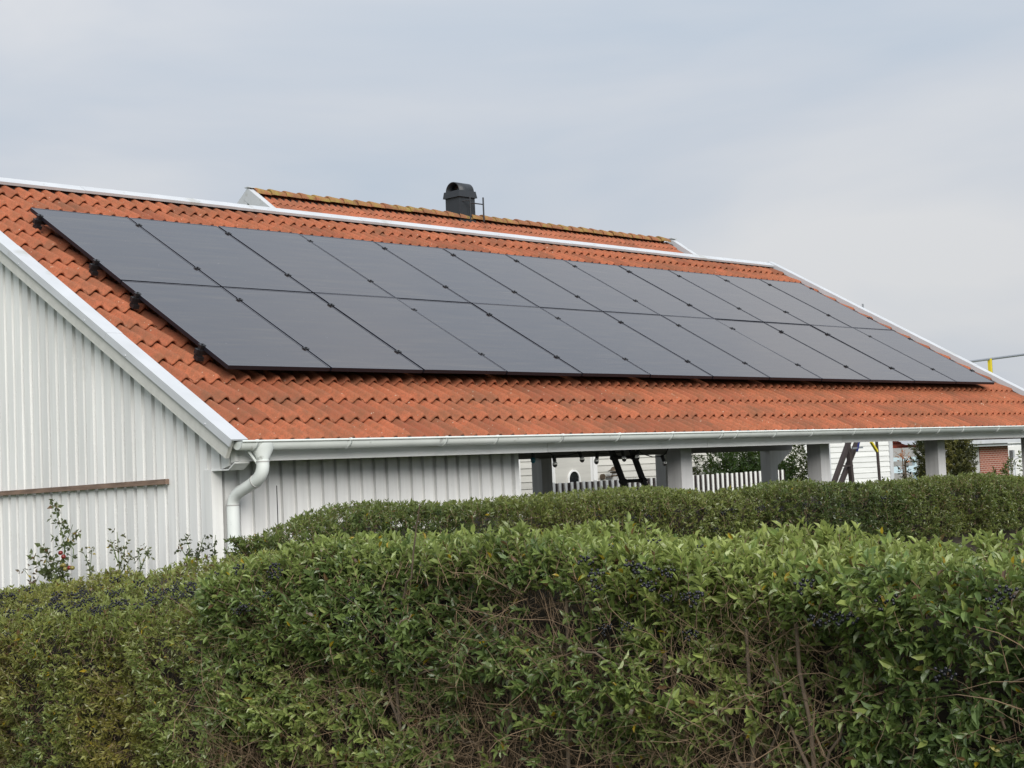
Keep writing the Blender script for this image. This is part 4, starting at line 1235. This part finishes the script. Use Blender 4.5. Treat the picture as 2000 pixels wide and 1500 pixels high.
# larger bare branches inside the near hedge
def branch(root, pts, r0, r1):
    pts = [np.array(p, float) for p in pts]
    fine = []
    for a, b in zip(pts[:-1], pts[1:]):
        for t_ in np.linspace(0, 1, 4)[:-1]:
            fine.append(a+(b-a)*t_+rng.normal(0, 0.006, 3))
    fine.append(pts[-1])
    n_ = len(fine)
    MB().tube(fine, [r0+(r1-r0)*k/(n_-1) for k in range(n_)], 7).build('branch', MT['bark'], root)
for s_, h_, fork in ((0.72, 1.62, 1), (1.45, 1.5, 0), (1.9, 1.58, 1), (2.72, 1.58, 1), (3.05, 1.5, 1), (3.55, 1.55, 0), (4.05, 1.6, 1), (4.5, 1.5, 0), (5.1, 1.55, 1), (5.7, 1.45, 0), (6.2, 1.4, 1)):
    p = np.array(B0)+hB[2]*s_-hB[3]*rng.uniform(0.02, 0.10)
    lean = rng.normal(0, 0.10)
    q = p+hB[2]*lean
    mid = (p[0]*0.5+q[0]*0.5, p[1]*0.5+q[1]*0.5, h_*0.62)
    branch(hB[0], [(p[0], p[1], 0.3), mid, (q[0], q[1], h_)], 0.012, 0.006)
    if fork:
        for sg in (-1, 1):
            e_ = np.array(mid)+np.array([hB[2][0]*sg*0.16, hB[2][1]*sg*0.16, rng.uniform(0.25, 0.45)])
            branch(hB[0], [mid, (np.array(mid)+e_)/2+np.array([0, 0, -0.02]), e_], 0.008, 0.0035)
for _ in range(26):
    s_ = rng.uniform(0.3, 6.5); z_ = rng.uniform(0.9, 1.55)
    p = np.array(B0)+hB[2]*s_+hB[3]*rng.uniform(-0.12, 0.03)
    e_ = np.array([p[0], p[1], z_])+np.r_[hB[2]*rng.normal(0, 0.25)+hB[3]*rng.normal(0.0, 0.06), rng.normal(0.05, 0.18)]
    branch(hB[0], [(p[0], p[1], z_), ((p[0]+e_[0])/2, (p[1]+e_[1])/2, (z_+e_[2])/2+rng.normal(0, 0.03)), e_], 0.006, 0.003)

# ------------------------------------------------------------------ tomato plant and weeds against the gable
def plant(name, label, cat, stems, leafL, col, dens, group=None, wr=0.32, loose=0.5):
    root = thing(name, label, cat, (stems[0][0][0], stems[0][0][1], 0), group)
    GP = []
    for pts in stems:
        pts = [np.array(p, float) for p in pts]
        MB().tube(pts, [0.006-0.004*k/max(1, len(pts)-1) for k in range(len(pts))], 6).build('stem', MT['stem'], root)
        for a, b in zip(pts[:-1], pts[1:]):
            n_ = max(1, int(np.linalg.norm(b-a)*dens))
            t_ = rng.random(n_)[:, None]
            GP.append((a+(b-a)*t_, np.tile(unit((b-a)[None]), (n_, 1))))
    P = np.concatenate([g_[0] for g_ in GP]); D = np.concatenate([g_[1] for g_ in GP])
    D = unit(D*0.3+rng.normal(0, loose, D.shape))
    n_ = len(P)
    C = np.array(col)*rng.uniform(0.6, 1.35, (n_, 1))
    G = shoots(P, D, np.full(n_, 0.085)*rng.uniform(0.5, 1.3, n_), np.full(n_, leafL), C, 2, wr)
    G = spot_leaves(G, 0.03, 0.06)
    V, F, CC = leaf_geo(*G, lod=5)
    stuff(link('leaves', np_mesh('leaves', V, F, MT['leaf'], CC), root))
    return root
tx = -0.80
tom = plant('tomato_plant', 'tall tomato plant with red and green fruit against the white gable', 'tomato plant',
            [[(tx, 1.30, 0.1), (tx, 1.28, 1.3), (tx, 1.22, 1.62), (tx, 1.30, 1.80), (tx, 1.36, 1.96)], [(tx, 1.28, 1.35), (tx-0.05, 1.14, 1.60), (tx-0.05, 1.0, 1.80)], [(tx, 1.28, 1.2), (tx-0.04, 1.45, 1.42), (tx-0.06, 1.42, 1.62)],
             [(tx, 1.28, 1.3), (tx-0.04, 1.52, 1.42), (tx, 1.66, 1.50)], [(tx, 1.28, 1.35), (tx-0.03, 1.40, 1.55)]], 0.055, (0.11, 0.14, 0.055), 36)
MB().tube([(tx-0.05, 1.20, 1.62), (tx-0.06, 1.05, 1.66), (tx-0.06, 0.98, 1.60), (tx-0.06, 1.0, 1.50)], 0.004, 6).build('fruit_truss', MT['stem'], tom)
for y_, z_, k in ((1.135, 1.575, 1), (1.095, 1.545, 1), (1.16, 1.47, 0), (1.12, 1.475, 0), (1.07, 1.445, 0), (1.03, 1.455, 1), (0.98, 1.455, 0)):
    MB().ball((tx-0.07+random.uniform(-0.02, 0.02), y_, z_), 0.020, 12, 9, 0.9).build('tomato', MT['tomato_red'] if k else MT['tomato_green'], tom)
for nm, lb, st, lf, col, dn in (
        ('weed', 'sparse dry flowering weed, middle one against the white gable', [[(tx, 0.42, 0.3), (tx, 0.40, 1.45), (tx, 0.42, 1.74)], [(tx, 0.40, 1.45), (tx, 0.28, 1.66)], [(tx, 0.42, 1.5), (tx, 0.52, 1.68)], [(tx, 0.40, 1.4), (tx, 0.22, 1.55)]], 0.036, (0.12, 0.12, 0.055), 30),
        ('weed', 'thin pale weed just right of the tomato fruit', [[(tx, 0.86, 0.3), (tx, 0.84, 1.42), (tx, 0.80, 1.60)], [(tx, 0.84, 1.45), (tx, 0.92, 1.56)]], 0.036, (0.12, 0.13, 0.06), 26),
        ('weed', 'low pale weed right of the flowering weed', [[(tx, 0.12, 0.3), (tx, 0.10, 1.50), (tx, 0.14, 1.62)], [(tx, 0.10, 1.45), (tx, -0.02, 1.60)]], 0.034, (0.11, 0.13, 0.05), 34),
        ('weed', 'reddish brown weed at the left edge below the gable', [[(tx, 1.78, 0.3), (tx, 1.80, 1.35), (tx, 1.90, 1.42)], [(tx, 1.78, 1.25), (tx, 1.66, 1.37)], [(tx, 2.2, 0.3), (tx, 2.2, 1.28)]], 0.042, (0.12, 0.075, 0.05), 30),
        ('weed', 'loose leafy shoots in front of the white corner board', [[(tx-0.1, -0.75, 0.3), (tx-0.1, -0.72, 1.62), (tx-0.1, -0.66, 1.72)], [(tx-0.1, -0.75, 1.5), (tx-0.1, -0.60, 1.63)], [(tx-0.1, -0.80, 1.5), (tx-0.1, -0.90, 1.70)], [(tx-0.1, -1.0, 1.4), (tx-0.1, -1.05, 1.72)]], 0.036, (0.07, 0.085, 0.04), 42)):
    plant(nm, lb, 'weed', st, lf, col, dn, 'weeds along the gable')
m = MB().tube([(-0.14, -0.78, 0.0), (-0.13, -0.76, 2.05)], 0.0035, 6)
tag(m.build('garden_stake', MT['black']), 'thin black stake standing in front of the wall right of the downpipe', 'stake')

# ------------------------------------------------------------------ shrubs beyond the carport
def bush(name, label, cat, c, r, n_, leafL, cols, mat, npair=5, ln=0.2, wr=0.22, seed=5, droop=0.0):
    root = thing(name, label, cat, (c[0], c[1], 0), None)
    u_ = unit(rng.normal(size=(n_, 3)))
    rad = (rng.random(n_)**0.33)*(1+0.16*field(u_*2, 2.0, seed)+0.10*field(u_*2, 5.0, seed+1))
    P = np.array(c)+u_*rad[:, None]*np.array(r)
    keep = P[:, 2] > 0.1
    P, u_ = P[keep], u_[keep]
    D = unit(u_+np.array([0, 0, 0.5-droop])+rng.normal(0, 0.35, P.shape))
    k = rng.random(len(P))[:, None]
    f = np.clip(0.5+0.5*field(P, 4.0, seed+2), 0, 1)[:, None]*0.7+0.3*k
    C = np.array(cols[0])*(1-f)+np.array(cols[1])*f
    G = shoots(P, D, np.full(len(P), ln)*rng.uniform(0.6, 1.3, len(P)), np.full(len(P), leafL), C, npair, wr)
    V, F, CC = leaf_geo(*G, lod=5)
    stuff(link('crown', np_mesh('crown', V, F, mat, CC), root))
    for k in range(5):
        a = k*1.26
        MB().tube([(c[0]+0.05*math.cos(a), c[1]+0.05*math.sin(a), 0), (c[0]+0.4*r[0]*math.cos(a), c[1]+0.4*r[1]*math.sin(a), c[2]*0.6), (c[0]+0.7*r[0]*math.cos(a), c[1]+0.7*r[1]*math.sin(a), c[2]+0.3*r[2])], [0.035, 0.022, 0.008], 6).build('trunk', MT['bark'], root)
    return root
bush('evergreen_bush', 'dense dark green bush behind the picket fence', 'bush', (20.3, 9.7, 1.35), (1.25, 0.85, 1.05), 2200, 0.09, ((0.014, 0.034, 0.010), (0.05, 0.095, 0.022)), MT['leaf'], seed=3)
bush('willow_leaved_shrub', 'narrow leaved shrub between the braced post and the next post', 'shrub', (22.0, 9.8, 1.25), (0.95, 0.7, 1.10), 900, 0.13, ((0.016, 0.036, 0.012), (0.085, 0.10, 0.035)), MT['leaf'], wr=0.10, ln=0.28, seed=9, droop=0.4)
bush('bare_shrub', 'thin dark almost bare shrub left of the dense bush', 'shrub', (18.25, 9.6, 1.6), (0.40, 0.4, 0.65), 70, 0.09, ((0.02, 0.022, 0.014), (0.04, 0.045, 0.02)), MT['leaf'], wr=0.18, seed=21)
bush('golden_conifer', 'rounded olive green conifer behind the last carport post', 'conifer', (22.48, 6.2, 1.5), (0.66, 0.66, 1.5), 2600, 0.075, ((0.018, 0.030, 0.006), (0.125, 0.115, 0.012)), MT['needle'], wr=0.2, ln=0.16, seed=33)
bush('red_leaved_shrub', 'small shrub with red and orange leaves at the annex corner', 'shrub', (28.72, 10.9, 1.93), (0.07, 0.07, 0.14), 22, 0.05, ((0.28, 0.02, 0.03), (0.55, 0.20, 0.03)), MT['leaf'], wr=0.3, seed=41)
bush('pale_shrub', 'low pale green leaves poking above the hedge near the last post', 'shrub', (15.4, 0.6, 1.45), (1.6, 0.5, 0.42), 260, 0.07, ((0.10, 0.13, 0.04), (0.22, 0.27, 0.08)), MT['leaf'], wr=0.2, seed=45)
bush('white_flowered_shrub', 'loose shrub with tiny white buds under the swing frame', 'shrub', (10.4, -0.05, 1.52), (0.35, 0.3, 0.38), 60, 0.05, ((0.05, 0.08, 0.03), (0.14, 0.17, 0.09)), MT['leaf'], wr=0.25, seed=47)
